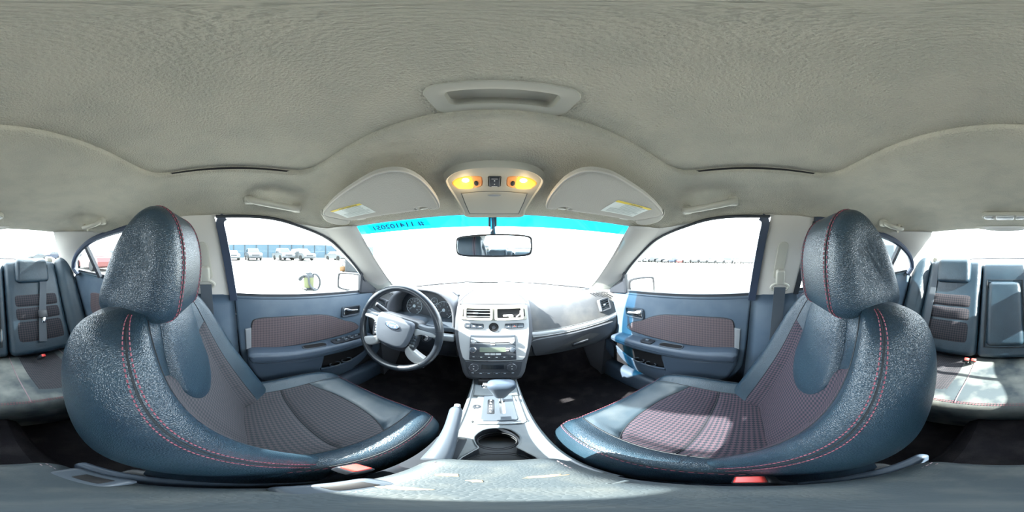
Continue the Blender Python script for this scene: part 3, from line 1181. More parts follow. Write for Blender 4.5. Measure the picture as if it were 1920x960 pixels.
grab(-1, 0.215, 0.035, 0.176, 0.198, 0.548, 'grey ceiling grab handle above the driver door')
grab(1, 0.225, 0.045, 0.170, 0.192, 0.548, 'grey ceiling grab handle above the front passenger door')
grab(-1, -0.56, -0.69, 0.166, 0.160, 0.525, 'small grey grab handle with coat hook over the left rear door', True)
grab(1, -0.56, -0.69, 0.158, 0.152, 0.525, 'small grey grab handle with coat hook over the right rear door', True)

# ---- rear dome lamp
t = thing('dome_lamp', (0.0, -0.76, 0.192), 'clear rear dome lamp on the headliner before the rear window', 'dome lamp')
fr = frame3((0.0, -0.765, 0.196), (1, 0, 0), (0, 0.97, 0.15))
mb = MB()
mb.add(g_prism(rrect(0.215, 0.062, 0.028, 6), lambda a, b, d: fr @ Vector((a, -b, -d)), -0.004, 0.012, 0.005))
mb.build('base', 'trim_grey_smooth', t)
mb = MB()
mb.add(g_prism(rrect(0.085, 0.044, 0.008, 4), lambda a, b, d: fr @ Vector((a, -b, -d)), 0.008, 0.018, 0.004))
mb.build('lens', 'lamp_clear', t)
for s in (-1, 1):
    mb = MB()
    mb.add(g_prism(rrect(0.046, 0.042, 0.016, 4, s * 0.074, 0), lambda a, b, d: fr @ Vector((a, -b, -d)), 0.008, 0.016, 0.004))
    q = mb.build('reading_lens', 'lamp_clear', t)
    mb = MB()
    mb.add(g_rbox(fr @ Vector((s * 0.056, 0, -0.018)), (0.010, 0.020, 0.006), 0.002, 1))
    mb.build('button', 'silver', q)

# ---- inside mirror
t = thing('rearview_mirror', (0.0, 0.50, 0.035), 'rear view mirror hanging on a dark stem from the windshield', 'mirror')
MF = frame3((0.002, 0.505, 0.033), (1, -0.13, 0.0), (0.0, -0.035, 1))   # z axis towards the cabin
ol = smooth2d([(-0.119, 0.010), (-0.110, 0.028), (-0.05, 0.034), (0.05, 0.034), (0.110, 0.028), (0.119, 0.010), (0.119, -0.014), (0.108, -0.031), (0.05, -0.036), (-0.05, -0.036), (-0.108, -0.031), (-0.119, -0.014)], 60)
mb = MB()
mb.add(g_prism(ol, lambda a, b, d: MF @ Vector((a, b, d)), 0.0, 0.012, 0.003))
mb.add(g_loft([[MF @ Vector((a * k, b * k, d)) for a, b in ol] for k, d in ((1, 0.0), (0.96, -0.012), (0.8, -0.026), (0.4, -0.034))]))
mb.build('housing', 'dark_plastic', t)
mb = MB()
mb.add(g_prism([(a * 0.95, b * 0.85) for a, b in ol], lambda a, b, d: MF @ Vector((a, b, d)), 0.0115, 0.0128, 0.0005))
mb.build('mirror_glass', 'mirror', t, smooth=False)
mb = MB()
mb.add(g_tube([(0.002, 0.535, 0.05), (0.0, 0.555, 0.085), (-0.001, 0.572, 0.118), (-0.002, 0.575, 0.135)], [0.012, 0.009, 0.008, 0.008], 10))
mb.add(g_rbox((-0.001, 0.578, 0.13), (0.03, 0.012, 0.05), 0.004))
mb.build('stem', 'dark_plastic', t)

# ================================================================ DASHBOARD
dash = thing('dashboard', (0, 0.85, -0.6), 'dusty grey dashboard with silver trim strip and glovebox on the passenger side', 'dashboard')
DP = [(9, -0.225), (1.02, -0.218), (0.90, -0.222), (0.825, -0.236), (0.778, -0.268), (0.748, -0.318), (0.728, -0.37), (0.718, -0.41), (0.722, -0.47),
      (0.745, -0.535), (0.80, -0.58), (0.95, -0.60), (9, -0.60)]


def dash_ring(x):
    yb = wbot(x).y + 0.0
    r_ = []
    for i, (y, z) in enumerate(DP):
        y = min(y, yb - 0.004 * (12 - i) if i < 5 else yb)
        if -0.552 < x < -0.182 and -0.375 < z < -0.23:
            y = max(y, 0.90)
        e = max(0.0, abs(x) - 0.60) / 0.12
        y += 0.02 * e * e if 2 < i < 10 else 0
        r_.append((x, y, z))
    return r_


xs = [-0.715, -0.70, -0.68, -0.64, -0.60, -0.555, -0.551, -0.45, -0.36, -0.27, -0.183, -0.181, -0.12, 0, 0.12, 0.2, 0.3, 0.4, 0.5, 0.6, 0.64, 0.68, 0.70, 0.715]
v, f = g_loft([dash_ring(x) for x in xs])
mesh_obj('body', v, f, 'dash_vinyl', dash, sharp=45)


def face_y(z):
    for i in range(1, len(DP)):
        if DP[i][1] <= z:
            t_ = (z - DP[i - 1][1]) / (DP[i][1] - DP[i - 1][1])
            return lerp(min(DP[i - 1][0], 1.2), min(DP[i][0], 1.2), t_)
    return 0.8


# silver strip on the passenger side
def strip_fn(a, b):
    x = lerp(0.165, 0.695, a)
    h = 0.030 * min(1, (a / 0.04 + 0.25)) * (1 - 0.15 * a)
    z = -0.372 - 0.016 * a * (1 - a) + 0.008 * a - h * b
    e = max(0.0, x - 0.60) / 0.12
    return Vector((x, face_y(z) - 0.006 * math.sin(math.pi * (0.15 + 0.7 * b)) - 0.001 + 0.02 * e * e, z))


v, f = g_slab(strip_fn, 30, 6, (0, 0.012, 0))
tag(mesh_obj('silver_strip', v, f, 'silver', dash), 'silver trim strip')
# glovebox
gb = smooth2d([(0.185, -0.416), (0.40, -0.409), (0.60, -0.405), (0.655, -0.412), (0.662, -0.45), (0.63, -0.51), (0.56, -0.552), (0.40, -0.562), (0.24, -0.556), (0.195, -0.53), (0.180, -0.47)], 60)
mb = MB()
mb.add(g_prism(gb, lambda a, b, d: (a, face_y(b) - d + 0.02 * (max(0.0, a - 0.60) / 0.12) ** 2, b), -0.004, 0.010, 0.005))
gl = mb.build('glovebox_door', 'dash_lower', dash)
mb = MB()
mb.add(g_prism(rrect(0.10, 0.030, 0.010, 4, 0.43, -0.492), lambda a, b, d: (a, face_y(b) - 0.010 - d, b + 0.06 * (a - 0.43)), -0.002, 0.003, 0.0015))
mb.build('latch_recess', 'seam_dark', gl)
mb = MB()
mb.add(g_prism(rrect(0.088, 0.016, 0.006, 4, 0.43, -0.487), lambda a, b, d: (a, face_y(b) - 0.010 - d, b + 0.06 * (a - 0.43)), 0.0, 0.008, 0.003))
mb.build('latch', 'dash_lower', gl)
mb = MB()
mb.add(g_tube([(a, face_y(b) - 0.0035 + 0.02 * (max(0.0, a - 0.60) / 0.12) ** 2, b) for a, b in gb], 0.0022, 5, closed=True))
mb.build('door_gap', 'seam_dark', gl)


# end vents and defroster slots
def vent(c, xd, yd, wd, ht, nsl, parent, name='air_vent', frame_m='dash_lower', slat_m='grey_plastic', skip=False):
    fr = frame3(c, xd, yd)
    mb = MB()
    o = rrect(wd + 0.022, ht + 0.022, 0.010, 4)
    h_ = rrect(wd, ht, 0.004, 4)
    rings = [[fr @ Vector((p[0], p[1], -0.004)) for p in o], [fr @ Vector((p[0], p[1], 0.012)) for p in o],
             [fr @ Vector((p[0] * 0.96, p[1] * 0.94, 0.016)) for p in o], [fr @ Vector((p[0], p[1], 0.014)) for p in h_], [fr @ Vector((p[0], p[1], 0.0)) for p in h_]]
    mb.add(g_loft(rings, cap=False))
    vt = mb.build(name, frame_m, parent, sharp=40)
    mb = MB()
    mb.add(g_box((0, 0, 0.0005), (wd + 0.004, ht + 0.004, 0.002)), fr)
    mb.build('duct', 'black', vt, smooth=False)
    me = None
    if not skip:
        for k in range(nsl):
            yy = -ht / 2 + ht * (k + 0.5) / nsl
            if me is None:
                mb = MB()
                mb.add(g_rbox((0, 0, 0), (wd, 0.0028, 0.011), 0.0012, 1))
                sl = mb.build('slat', slat_m, vt)
                me = sl.data
            else:
                sl = link('slat', me, vt)
            sl.matrix_local = fr @ Matrix.Translation((0, yy, 0.008)) @ Matrix.Rotation(R(18), 4, 'X')
        mb = MB()
        mb.add(g_rbox((-wd * 0.1, 0, 0.013), (wd * 0.22, 0.007, 0.010), 0.002, 1), fr)
        mb.build('slide_tab', 'silver_dull', vt)
    return vt, fr


vent((-0.615, 0.765, -0.302), (1, -0.28, 0), (0, 0.30, 1), 0.075, 0.055, 4, dash)
vent((0.612, 0.757, -0.300), (1, 0.22, 0), (0, 0.35, 1), 0.070, 0.055, 4, dash)
for s in (-1, 1):
    for k in range(6):
        mb = MB()
        mb.add(g_rbox((s * (0.565 + 0.018 * k), 0.815 - 0.006 * k, -0.233), (0.006, 0.035, 0.004), 0.0015, 1))
        mb.build('defroster_slot', 'black', dash)
# lid on top of the centre
v, f = g_slab(lambda a, b: (lerp(-1, 1, a) * lerp(0.150, 0.118, b), lerp(0.737, 1.0, b), -0.222 + 0.016 * math.sin(math.pi * min(1, b * 0.9 + 0.1)) * math.cos((a - 0.5) * 2.2) - (0.006 if b == 0 else 0)), 16, 12, (0, 0.0, -0.02))
ld_ = mesh_obj('bin_lid', v, f, 'dash_vinyl', dash, sharp=50)
mb = MB()
for s in (-1, 1):
    mb.add(g_tube([(s * lerp(0.1525, 0.120, k / 8), lerp(0.735, 1.0, k / 8), -0.2165 + 0.007 * math.sin(math.pi * min(1, k / 8 * 0.9 + 0.1))) for k in range(9)], 0.0018, 5))
mb.add(g_tube([(-0.152, 0.734, -0.2275), (0.152, 0.734, -0.2275)], 0.002, 5))
mb.build('lid_gap', 'seam_dark', ld_)
# instrument hood
def arch(k, rx, rz, y):
    a = math.pi * k
    c_, s_ = math.cos(a), math.sin(a)
    e = 0.72
    x = -0.365 + rx * (abs(c_) ** e) * (1 if c_ > 0 else -1)
    z = -0.345 + rz * (abs(s_) ** e)
    return Vector((x, y, z))


rings = []
for (rx, rz, y) in ((0.172, 0.140, 0.90), (0.176, 0.148, 0.80), (0.178, 0.153, 0.735), (0.181, 0.158, 0.722), (0.190, 0.166, 0.716), (0.197, 0.172, 0.722), (0.203, 0.176, 0.745), (0.208, 0.172, 0.82), (0.212, 0.155, 0.92), (0.214, 0.130, 1.0)):
    rings.append([arch(k / 30, rx, rz, y + (0.05 * math.sin(math.pi * k / 30) if y < 0.76 else 0)) for k in range(31)])
v, f = g_loft(rings, cap=False, closed=False)
mesh_obj('instrument_hood', v, f, 'dash_lower', dash)
mb = MB()
mb.add(g_rbox((-0.365, 0.80, -0.365), (0.40, 0.16, 0.030), 0.010))
mb.build('cluster_ledge', 'grey_plastic', dash)
# knee panel under the column
v, f = g_slab(lambda a, b: (lerp(-0.60, -0.165, a), face_y(lerp(-0.395, -0.575, b)) - 0.010, lerp(-0.395, -0.575, b)), 10, 8, (0, 0.01, 0))
mesh_obj('knee_panel', v, f, 'dark_plastic', dash)
mb = MB()
mb.add(g_rbox((-0.21, 0.705, -0.40), (0.085, 0.03, 0.035), 0.008))
mb.build('side_trim', 'silver_dull', dash)

# ---- instrument cluster
ic = thing('instrument_cluster', (-0.36, 0.87, -0.35), 'dark instrument cluster with two round dials behind the steering wheel', 'instrument cluster')
IF = frame3((-0.36, 0.865, -0.285), (1, 0, 0), (0, 0.22, 1))
mb = MB()
mb.add(g_prism(rrect(0.35, 0.17, 0.05, 6), lambda a, b, d: IF @ Vector((a, b, d)), -0.02, 0.0, 0.0))
mb.build('face_panel', 'gauge_face', ic, smooth=False)
for (gx, gz, gr, nt_) in ((-0.088, -0.022, 0.050, 13), (0.094, -0.026, 0.050, 13), (-0.018, 0.022, 0.020, 5), (0.036, 0.022, 0.020, 5)):
    fr = IF @ Matrix.Translation((gx, gz, 0.002))
    mb = MB()
    mb.add(g_dome(fr, [(gr, -0.004), (gr, 0.001), (0.0005, 0.001)], 32))
    g_ = mb.build('gauge', 'gauge_face', ic)
    mb = MB()
    mb.add(g_tube([fr @ Vector((gr * math.cos(2 * math.pi * k / 40), gr * math.sin(2 * math.pi * k / 40), 0.002)) for k in range(40)], 0.0014, 6, closed=True))
    mb.build('ring', 'gauge_mark', g_)
    mb = MB()
    for k in range(nt_):
        a = R(225 - 270 * k / (nt_ - 1))
        mb.add(g_tube([fr @ Vector((gr * r_ * math.cos(a), gr * r_ * math.sin(a), 0.0022)) for r_ in (0.78, 0.92)], 0.0008, 4))
    mb.build('ticks', 'gauge_mark', g_)
    mb = MB()
    a = R(215)
    mb.add(g_tube([fr @ Vector((gr * r_ * math.cos(a), gr * r_ * math.sin(a), 0.004)) for r_ in (0.0, 0.75)], [0.0016, 0.0006], 6))
    mb.add(g_dome(fr, [(gr * 0.2, 0.001), (gr * 0.18, 0.005), (0.0005, 0.006)], 16))
    mb.build('needle', 'gauge_mark', g_)
    if gr > 0.03:
        for k in range(7):
            a = R(225 - 270 * k / 6)
            text('numeral', str(k * 20 if gx < 0 else k), fr @ Matrix.Translation((gr * 0.6 * math.cos(a), gr * 0.6 * math.sin(a), 0.002)), 0.010, 'gauge_mark', g_, 0.0001)

# ---- steering column, stalk, ignition
sc_ = thing('steering_column', (-0.365, 0.66, -0.36), 'grey steering column shroud behind the wheel with ignition lock', 'steering column')
mb = MB()
mb.add(g_rbox((0, 0, 0), (0.10, 0.20, 0.085), 0.03, 3), Matrix.Translation((-0.365, 0.685, -0.352)) @ Matrix.Rotation(R(-14), 4, 'X'))
mb.build('shroud', 'grey_plastic', sc_)
mb = MB()
mb.add(g_tube([(-0.405, 0.63, -0.325), (-0.45, 0.617, -0.285), (-0.475, 0.61, -0.268), (-0.515, 0.60, -0.243)], [0.007, 0.008, 0.012, 0.011], 10))
st_ = mb.build('signal_stalk', 'dark_plastic', sc_)
mb = MB()
mb.add(g_tube([(-0.515, 0.60, -0.243), (-0.521, 0.598, -0.239)], [0.011, 0.009], 10))
mb.build('stalk_end', 'silver', st_)
IG = frame3((-0.285, 0.655, -0.392), (1, 0.15, 0), (0, 0.3, 1))
mb = MB()
mb.add(g_dome(IG, [(0.022, -0.03), (0.022, 0.004), (0.019, 0.008), (0.0005, 0.008)], 24))
ig = mb.build('ignition_housing', 'dark_plastic', sc_)
mb = MB()
mb.add(g_dome(IG, [(0.0135, 0.007), (0.0135, 0.011), (0.0125, 0.0125), (0.0005, 0.0125)], 24))
kc = mb.build('key_barrel', 'chrome', ig)

# ---- steering wheel
WC = Vector((-0.365, 0.54, -0.314))
sw_ = thing('steering_wheel', WC, 'dark leather steering wheel with silver spoke inserts and oval badge', 'steering wheel')
WF = frame3(WC, (1, 0, 0), (0, 0.25, 0.968)) @ Matrix.Rotation(R(-4), 4, 'Z')


def wp(a, b, d):
    return WF @ Vector((a, b, d))


RR = 0.1815
rings = []
for k in range(64):
    an = 2 * math.pi * k / 64
    # thumb swellings near 10 and 2
    sw1 = 0.0022 * math.exp(-((math.degrees(an) - 30) / 16) ** 2) + 0.0022 * math.exp(-((math.degrees(an) - 150) / 16) ** 2)
    rr2 = 0.0155 + sw1
    rings.append([wp((RR + rr2 * 0.92 * math.cos(q)) * math.cos(an), (RR + rr2 * 0.92 * math.cos(q)) * math.sin(an), rr2 * 1.05 * math.sin(q)) for q in [2 * math.pi * j / 14 for j in range(14)]])
rings.append(rings[0])
v, f = g_loft(rings, cap=False)
rim = mesh_obj('rim', v, f, 'wheel_leather', sw_)
for an in (R(12), R(168), R(-42), R(222)):
    mb = MB()
    rr2 = 0.0163
    mb.add(g_tube([wp((RR + rr2 * math.cos(q)) * math.cos(an), (RR + rr2 * math.cos(q)) * math.sin(an), rr2 * 1.1 * math.sin(q)) for q in [2 * math.pi * j / 16 for j in range(16)]], 0.0009, 5, closed=True))
    mb.build('rim_seam', 'seam_dark', rim)
hubo = smooth2d([(-0.088, 0.050), (-0.04, 0.058), (0.04, 0.058), (0.090, 0.050), (0.090, 0.0), (0.074, -0.055), (0.045, -0.074), (0.0, -0.077), (-0.045, -0.074), (-0.074, -0.055), (-0.090, 0.0)], 66)
mb = MB()
mb.add(g_prism([(a * 1.05, b * 1.05) for a, b in hubo], wp, -0.05, 0.012, 0.010))
mb.build('hub', 'dark_plastic', sw_)
mb = MB()
mb.add(g_prism([(a * 0.93, b * 0.95) for a, b in hubo], wp, 0.008, 0.034, 0.014))
ab = mb.build('airbag_cover', 'airbag', sw_)
# oval badge with lettering
OF = WF @ Matrix.Translation((0, 0.022, 0.0345))
oval = [(0.033 * math.cos(2 * math.pi * k / 40), 0.0145 * math.sin(2 * math.pi * k / 40)) for k in range(40)]
mb = MB()
mb.add(g_prism(oval, lambda a, b, d: OF @ Vector((a, b, d)), -0.003, 0.003, 0.0012))
bd = mb.build('oval_badge', 'chrome', ab)
mat('badge_blue', (0.16, 0.22, 0.36), 0.25, spec=0.6)
mb = MB()
mb.add(g_prism([(a * 0.89, b * 0.80) for a, b in oval], lambda a, b, d: OF @ Vector((a, b, d)), 0.0, 0.0036, 0.0004))
tag(mb.build('badge_field', 'badge_blue', ab, smooth=False), 'blue badge field')
text('badge_lettering', 'Ford', OF @ Matrix.Translation((0, 0.001, 0.0038)) @ Matrix.Shear('XZ', 4, (0, 0)), 0.022, 'white_print', ab, 0.0004)
mb = MB()
rr_ = rrect(0.036, 0.010, 0.004, 4, 0, -0.042)
mb.add(g_tube([wp(a, b, 0.0335 - 0.0005) for a, b in rr_], 0.0008, 5, closed=True))
mb.build('embossed_bar', 'grey_plastic', ab)
text('bar_lettering', 'AIRBAG', WF @ Matrix.Translation((0, -0.042, 0.0336)), 0.0075, 'grey_plastic', ab, 0.0003)
# spokes
for s in (-1, 1):
    mb = MB()
    mb.add(g_prism(smooth2d([(s * a, b) for a, b in [(0.070, 0.050), (0.12, 0.046), (0.175, 0.050), (0.178, 0.02), (0.174, 0.004), (0.13, 0.014), (0.085, 0.010)]], 42), wp, -0.020, 0.010, 0.008))
    sp = mb.build('upper_spoke', 'grey_plastic', sw_)
    mb = MB()
    mb.add(g_prism(smooth2d([(s * a, b) for a, b in [(0.085, 0.028), (0.12, 0.030), (0.164, 0.026), (0.166, 0.012), (0.12, 0.012), (0.098, 0.002), (0.090, 0.0)]], 42), wp, 0.004, 0.0135, 0.003))
    mb.build('silver_insert', 'silver_dull', sp)
    mb = MB()
    mb.add(g_prism(smooth2d([(s * a, b) for a, b in [(0.072, -0.030), (0.085, -0.058), (0.118, -0.078), (0.148, -0.095), (0.138, -0.118), (0.112, -0.122), (0.082, -0.108), (0.062, -0.078)]], 42), wp, -0.020, 0.011, 0.008))
    lo_sp = mb.build('lower_spoke', 'silver', sw_)
    lo_sp['label'] = 'silver lower spoke'
    mb = MB()
    mb.add(g_prism([(s * a, b) for a, b in [(0.082, 0.006), (0.110, 0.004), (0.106, -0.04), (0.098, -0.066), (0.078, -0.055)]], wp, -0.006, 0.012, 0.004))
    bp = mb.build('button_panel', 'dark_plastic', sw_, smooth=False)
    for k in range(4):
        for j in range(2 if s > 0 else 1):
            mb = MB()
            mb.add(g_rbox(wp(s * (0.088 + 0.011 * j - 0.002 * k), -0.004 - 0.0135 * k, 0.0125), (0.010 if s > 0 else 0.016, 0.006, 0.010), 0.002, 1))
            mb.build('button', 'silver_dull' if k == 3 or s < 0 else 'grey_plastic', bp)
mb = MB()
mb.add(g_prism(smooth2d([(-0.07, -0.07), (0.07, -0.07), (0.055, -0.088), (0.0, -0.095), (-0.055, -0.088)], 30), wp, -0.03, 0.004, 0.006))
mb.build('hub_skirt', 'dark_plastic', sw_)

# ================================================================ CENTRE STACK
def sp_y(z):
    return 0.72 + (z + 0.24) * 0.36


SN = Vector((0, -1, 0.36)).normalized()


def SP(a, z, d):
    return Vector((a, sp_y(z), z)) + SN * d


CX = 0.004
cs = thing('center_stack', (0, 0.66, -0.57), 'silver and charcoal centre stack with vents, radio and climate controls', 'center stack')
HW = [(-0.226, 0.157), (-0.25, 0.160), (-0.30, 0.164), (-0.36, 0.162), (-0.42, 0.150), (-0.47, 0.135), (-0.52, 0.121), (-0.555, 0.112), (-0.575, 0.104)]
rings = []
for z, hw in HW:
    y = sp_y(z) + (0.006 if z in (-0.226, -0.575) else 0)
    half_ = [(hw + 0.016, 0.98), (hw + 0.016, y + 0.075), (hw + 0.010, y + 0.028), (hw, y + 0.008), (hw - 0.014, y + 0.001), (hw * 0.5, y)]
    r_ = [(CX + a, b, z) for a, b in half_] + [(CX, y, z)] + [(CX - a, b, z) for a, b in reversed(half_)]
    rings.append(r_)
v, f = g_loft(rings)
mesh_obj('surround', v, f, 'dash_lower', cs)
# silver fascia with a round hole
fas = [(-0.150, -0.232), (0.150, -0.232), (0.152, -0.30), (0.149, -0.36), (0.138, -0.42), (0.124, -0.465), (0.113, -0.477), (-0.113, -0.477), (-0.124, -0.465), (-0.138, -0.42), (-0.149, -0.36), (-0.152, -0.30)]
mb = MB()
mb.add(g_prism([(CX + a, b) for a, b in fas], SP, 0.0, 0.005, 0.003))
tag(mb.build('fascia', 'silver', cs, smooth=False), 'silver fascia plate')
# vents: left with slats, right one broken open
fv = MB()
fv.add(g_prism([(CX + a, b) for a, b in rrect(0.288, 0.062, 0.006, 3, 0, -0.2625)], SP, 0.004, 0.009, 0.003))
fv.build('vent_frame', 'trim_grey_smooth', cs, smooth=False)
up = SP(0, -0.2, 0) - SP(0, -0.3, 0)
vt, fr = vent(SP(CX - 0.066, -0.2625, 0.0095), (1, 0, 0), up, 0.102, 0.042, 3, cs, frame_m='trim_grey_smooth', slat_m='silver_dull')
vt2, fr2 = vent(SP(CX + 0.066, -0.2625, 0.0095), (1, 0, 0), up, 0.102, 0.042, 3, cs, frame_m='trim_grey_smooth', skip=True)
vt2['label'] = 'vent missing its slats'
mb = MB()
mb.add(g_rbox((-0.006, -0.010, 0.008), (0.040, 0.008, 0.010), 0.002, 1), fr2)
mb.add(g_rbox((0.008, -0.014, 0.006), (0.020, 0.010, 0.012), 0.002, 1), fr2)
mb.add(g_tube([fr2 @ Vector(p) for p in ((0.03, -0.018, 0.008), (0.047, -0.006, 0.008), (0.050, 0.010, 0.008))], 0.003, 6))
mb.build('broken_clip', 'white_print', vt2)
for s in (-1, 1):
    mb = MB()
    mb.add(g_rbox((s * 0.132 + CX, 0, 0), (0.006, 0.036, 0.006), 0.002, 1), frame3(SP(0, -0.2625, 0.010), (1, 0, 0), up))
    mb.build('vent_thumbwheel', 'black', cs)
# button rows either side of a round empty socket
SF = frame3(SP(CX, -0.322, 0.005), (1, 0, 0), up)
for x0, labs in ((-0.083, ('a', 'b', 'c')), (0.088, ('d', 'e', 'f'))):
    mb = MB()
    mb.add(g_prism(rrect(0.082, 0.023, 0.006, 4, x0, 0.004), lambda a, b, d: SF @ Vector((a, b, d)), -0.002, 0.003, 0.001))
    row = mb.build('switch_bank', 'dark_plastic', cs, smooth=False)
    for k in range(3):
        xx = x0 + (k - 1) * 0.026
        mb = MB()
        mb.add(g_prism(rrect(0.0245, 0.019, 0.002, 2, xx, 0.004), lambda a, b, d: SF @ Vector((a, b, d)), 0.0, 0.006, 0.0015))
        mb.build('switch', 'grey_plastic', row, smooth=False)
        if not (x0 > 0 and k == 2):
            mb = MB()
            if x0 > 0 and k == 1:
                tri = [Vector((xx - 0.004, 0.0005, 0.0064)), Vector((xx + 0.004, 0.0005, 0.0064)), Vector((xx, 0.0075, 0.0064))]
                mb.add(g_tube([SF @ p for p in tri], 0.0006, 4, closed=True))
                mb.build('hazard_mark', 'amber_mark', row)
            else:
                mb.add(g_rbox((xx, 0.003, 0.0062), (0.010 if x0 < 0 else 0.005, 0.004, 0.001), 0.0004, 1), SF)
                mb.build('switch_mark', 'white_print', row)
mb = MB()
mb.add(g_dome(SF, [(0.021, -0.001), (0.0205, 0.0040), (0.0190, 0.0045), (0.0180, 0.0010), (0.012, 0.0008), (0.0005, 0.0008)], 32))
so = mb.build('round_socket', 'black', cs)
mb = MB()
mb.add(g_dome(SF, [(0.009, 0.0005), (0.008, 0.003), (0.0005, 0.003)], 20))
mb.build('socket_core', 'dark_plastic', so)
for s in (-1, 1):
    mb = MB()
    mb.add(mk_cyl(SF @ Vector((s * 0.020, -0.021, 0.001)), SN, 0.0016, 0.002, 8))
    mb.build('screw', 'black', so)
# radio
RX = CX - 0.004
mb = MB()
mb.add(g_prism(rrect(0.186, 0.114, 0.003, 2, RX, -0.4155), SP, 0.0, 0.009, 0.002))
rd = mb.build('radio', 'grey_plastic', cs, smooth=False)


def rbar(name, a, z, w_, h_, m, d=0.010, th=0.003, r_=0.0015, parent=None):
    mb = MB()
    mb.add(g_prism(rrect(w_, h_, min(r_, h_ * 0.45), 2, RX + a, z), SP, d - th, d, min(0.001, th * 0.4)))
    return mb.build(name, m, parent or rd, smooth=False)


rbar('upper_panel', 0, -0.384, 0.180, 0.030, 'silver_dull', 0.010)
rbar('lower_panel', 0, -0.446, 0.180, 0.050, 'dark_plastic', 0.010)
rbar('disc_slot', 0, -0.391, 0.130, 0.004, 'black', 0.0112)
rbar('slot_edge', 0, -0.394, 0.130, 0.002, 'silver', 0.0115)
rbar('eject_button', 0, -0.3875, 0.020, 0.004, 'silver', 0.0135)
rbar('brand_plate', 0, -0.398, 0.016, 0.005, 'label_white', 0.0115)
rbar('display', 0, -0.4225, 0.105, 0.021, 'display', 0.0112)
for k in range(3):
    rbar('preset_button', -0.022 + 0.022 * k, -0.4425, 0.020, 0.008, 'silver', 0.0135, 0.004)
for k in range(6):
    bt = rbar('button', -0.075 + 0.030 * k, -0.458, 0.027, 0.011, 'dark_plastic', 0.0120)
    rbar('button_mark', -0.075 + 0.030 * k, -0.4565, 0.008, 0.0016, 'white_print', 0.0125, 0.001, parent=rd)
for k in range(2):
    rbar('side_button', 0.058, -0.418 - 0.009 * k, 0.012, 0.007, 'silver_dull', 0.0125)
for (a, z, r_) in ((-0.078, -0.388, 0.0115), (0.078, -0.388, 0.0115), (-0.078, -0.4225, 0.0145), (0.078, -0.4225, 0.0145)):
    fr = frame3(SP(RX + a, z, 0.009), (1, 0, 0), up)
    mb = MB()
    mb.add(g_dome(fr, [(r_, 0.0), (r_, 0.006), (r_ * 0.94, 0.008), (r_ * 0.75, 0.0085)], 24))
    kn = mb.build('knob', 'chrome', rd)
    mb = MB()
    mb.add(g_dome(fr, [(r_ * 0.78, 0.008), (r_ * 0.74, 0.011), (r_ * 0.6, 0.012), (0.0005, 0.012)], 24))
    mb.build('knob_cap', 'grey_plastic' if r_ > 0.012 else 'silver', kn)
# climate panel
mb = MB()
mb.add(g_prism([(CX + a, b) for a, b in [(-0.112, -0.481), (0.112, -0.481), (0.105, -0.52), (0.094, -0.550), (0.080, -0.560), (-0.080, -0.560), (-0.094, -0.550), (-0.105, -0.52)]], SP, 0.0, 0.006, 0.003))
cl = mb.build('climate_panel', 'dark_plastic', cs, smooth=False)
for s in (-1, 1):
    fr = frame3(SP(RX + s * 0.072, -0.506, 0.006), (1, 0, 0), up)
    mb = MB()
    mb.add(g_dome(fr, [(0.0185, 0.0), (0.0185, 0.009), (0.017, 0.011), (0.0005, 0.011)], 28))
    kn = mb.build('dial', 'dark_plastic', cl)
    mb = MB()
    mb.add(g_tube([fr @ Vector((0.0182 * math.cos(2 * math.pi * k / 32), 0.0182 * math.sin(2 * math.pi * k / 32), 0.0095)) for k in range(32)], 0.0012, 6, closed=True))
    mb.build('chrome_ring', 'chrome', kn)
    mb = MB()
    mb.add(g_box((0, 0.007, 0.0113), (0.005, 0.0015, 0.0006)), fr)
    mb.add(g_box((0, -0.007, 0.0113), (0.005, 0.0015, 0.0006)), fr)
    mb.build('dial_mark', 'white_print', kn)
rbar('climate_display', 0, -0.504, 0.085, 0.022, 'black_gloss', 0.0075, parent=cl)
for k in range(6):
    rbar('button', -0.075 + 0.030 * k, -0.537, 0.026, 0.012, 'dark_plastic', 0.0085, parent=cl)
    rbar('button_mark', -0.075 + 0.030 * k, -0.535, 0.009, 0.002, 'gauge_mark', 0.0092, 0.001, parent=cl)

# ================================================================ CENTRE CONSOLE
KX = 0.008
cc = thing('center_console', (0, 0.3, -0.8), 'grey plastic centre console with shifter plate and two joined cup holders', 'center console')


def cz(a, b, d):
    return Vector((KX + a, b, -0.620 + 0.045 * (b - 0.2) + d))


cup = smooth2d([(0, 0.347), (0.028, 0.337), (0.043, 0.305), (0.037, 0.272), (0.031, 0.256), (0.038, 0.240), (0.050, 0.205), (0.042, 0.168), (0.0, 0.150),
                (-0.042, 0.168), (-0.050, 0.205), (-0.038, 0.240), (-0.031, 0.256), (-0.037, 0.272), (-0.043, 0.305), (-0.028, 0.337)], 72)
topo = [(-0.095, 0.10), (0.095, 0.10), (0.094, 0.30), (0.090, 0.45), (0.086, 0.66), (-0.086, 0.66), (-0.090, 0.45), (-0.094, 0.30)]
mb = MB()
mb.add(g_plate([(a * 0.93, b) for a, b in topo], [cup], cz, 0.0))
n = len(topo)
rings = []
for k, d in ((0.93, 0.0), (0.98, -0.003), (1.0, -0.010), (1.03, -0.07), (1.08, -0.20)):
    rings.append([cz(a * k, b, d) for a, b in topo])
mb.add(g_loft(rings, cap=False))
mb.build('body', 'console_plastic', cc, sharp=45)
mb = MB()
mb.add(g_wall(cup, cz, 0.0, -0.075, 0.93))
wl = mb.build('cup_well', 'dark_plastic', cc)
mb = MB()
mb.add(g_tube([cz(a * 1.01, lerp(0.25, b, 1.01), 0.0005) for a, b in cup], 0.0022, 6, closed=True))
mb.build('cup_rim', 'console_plastic', cc)
mb = MB()
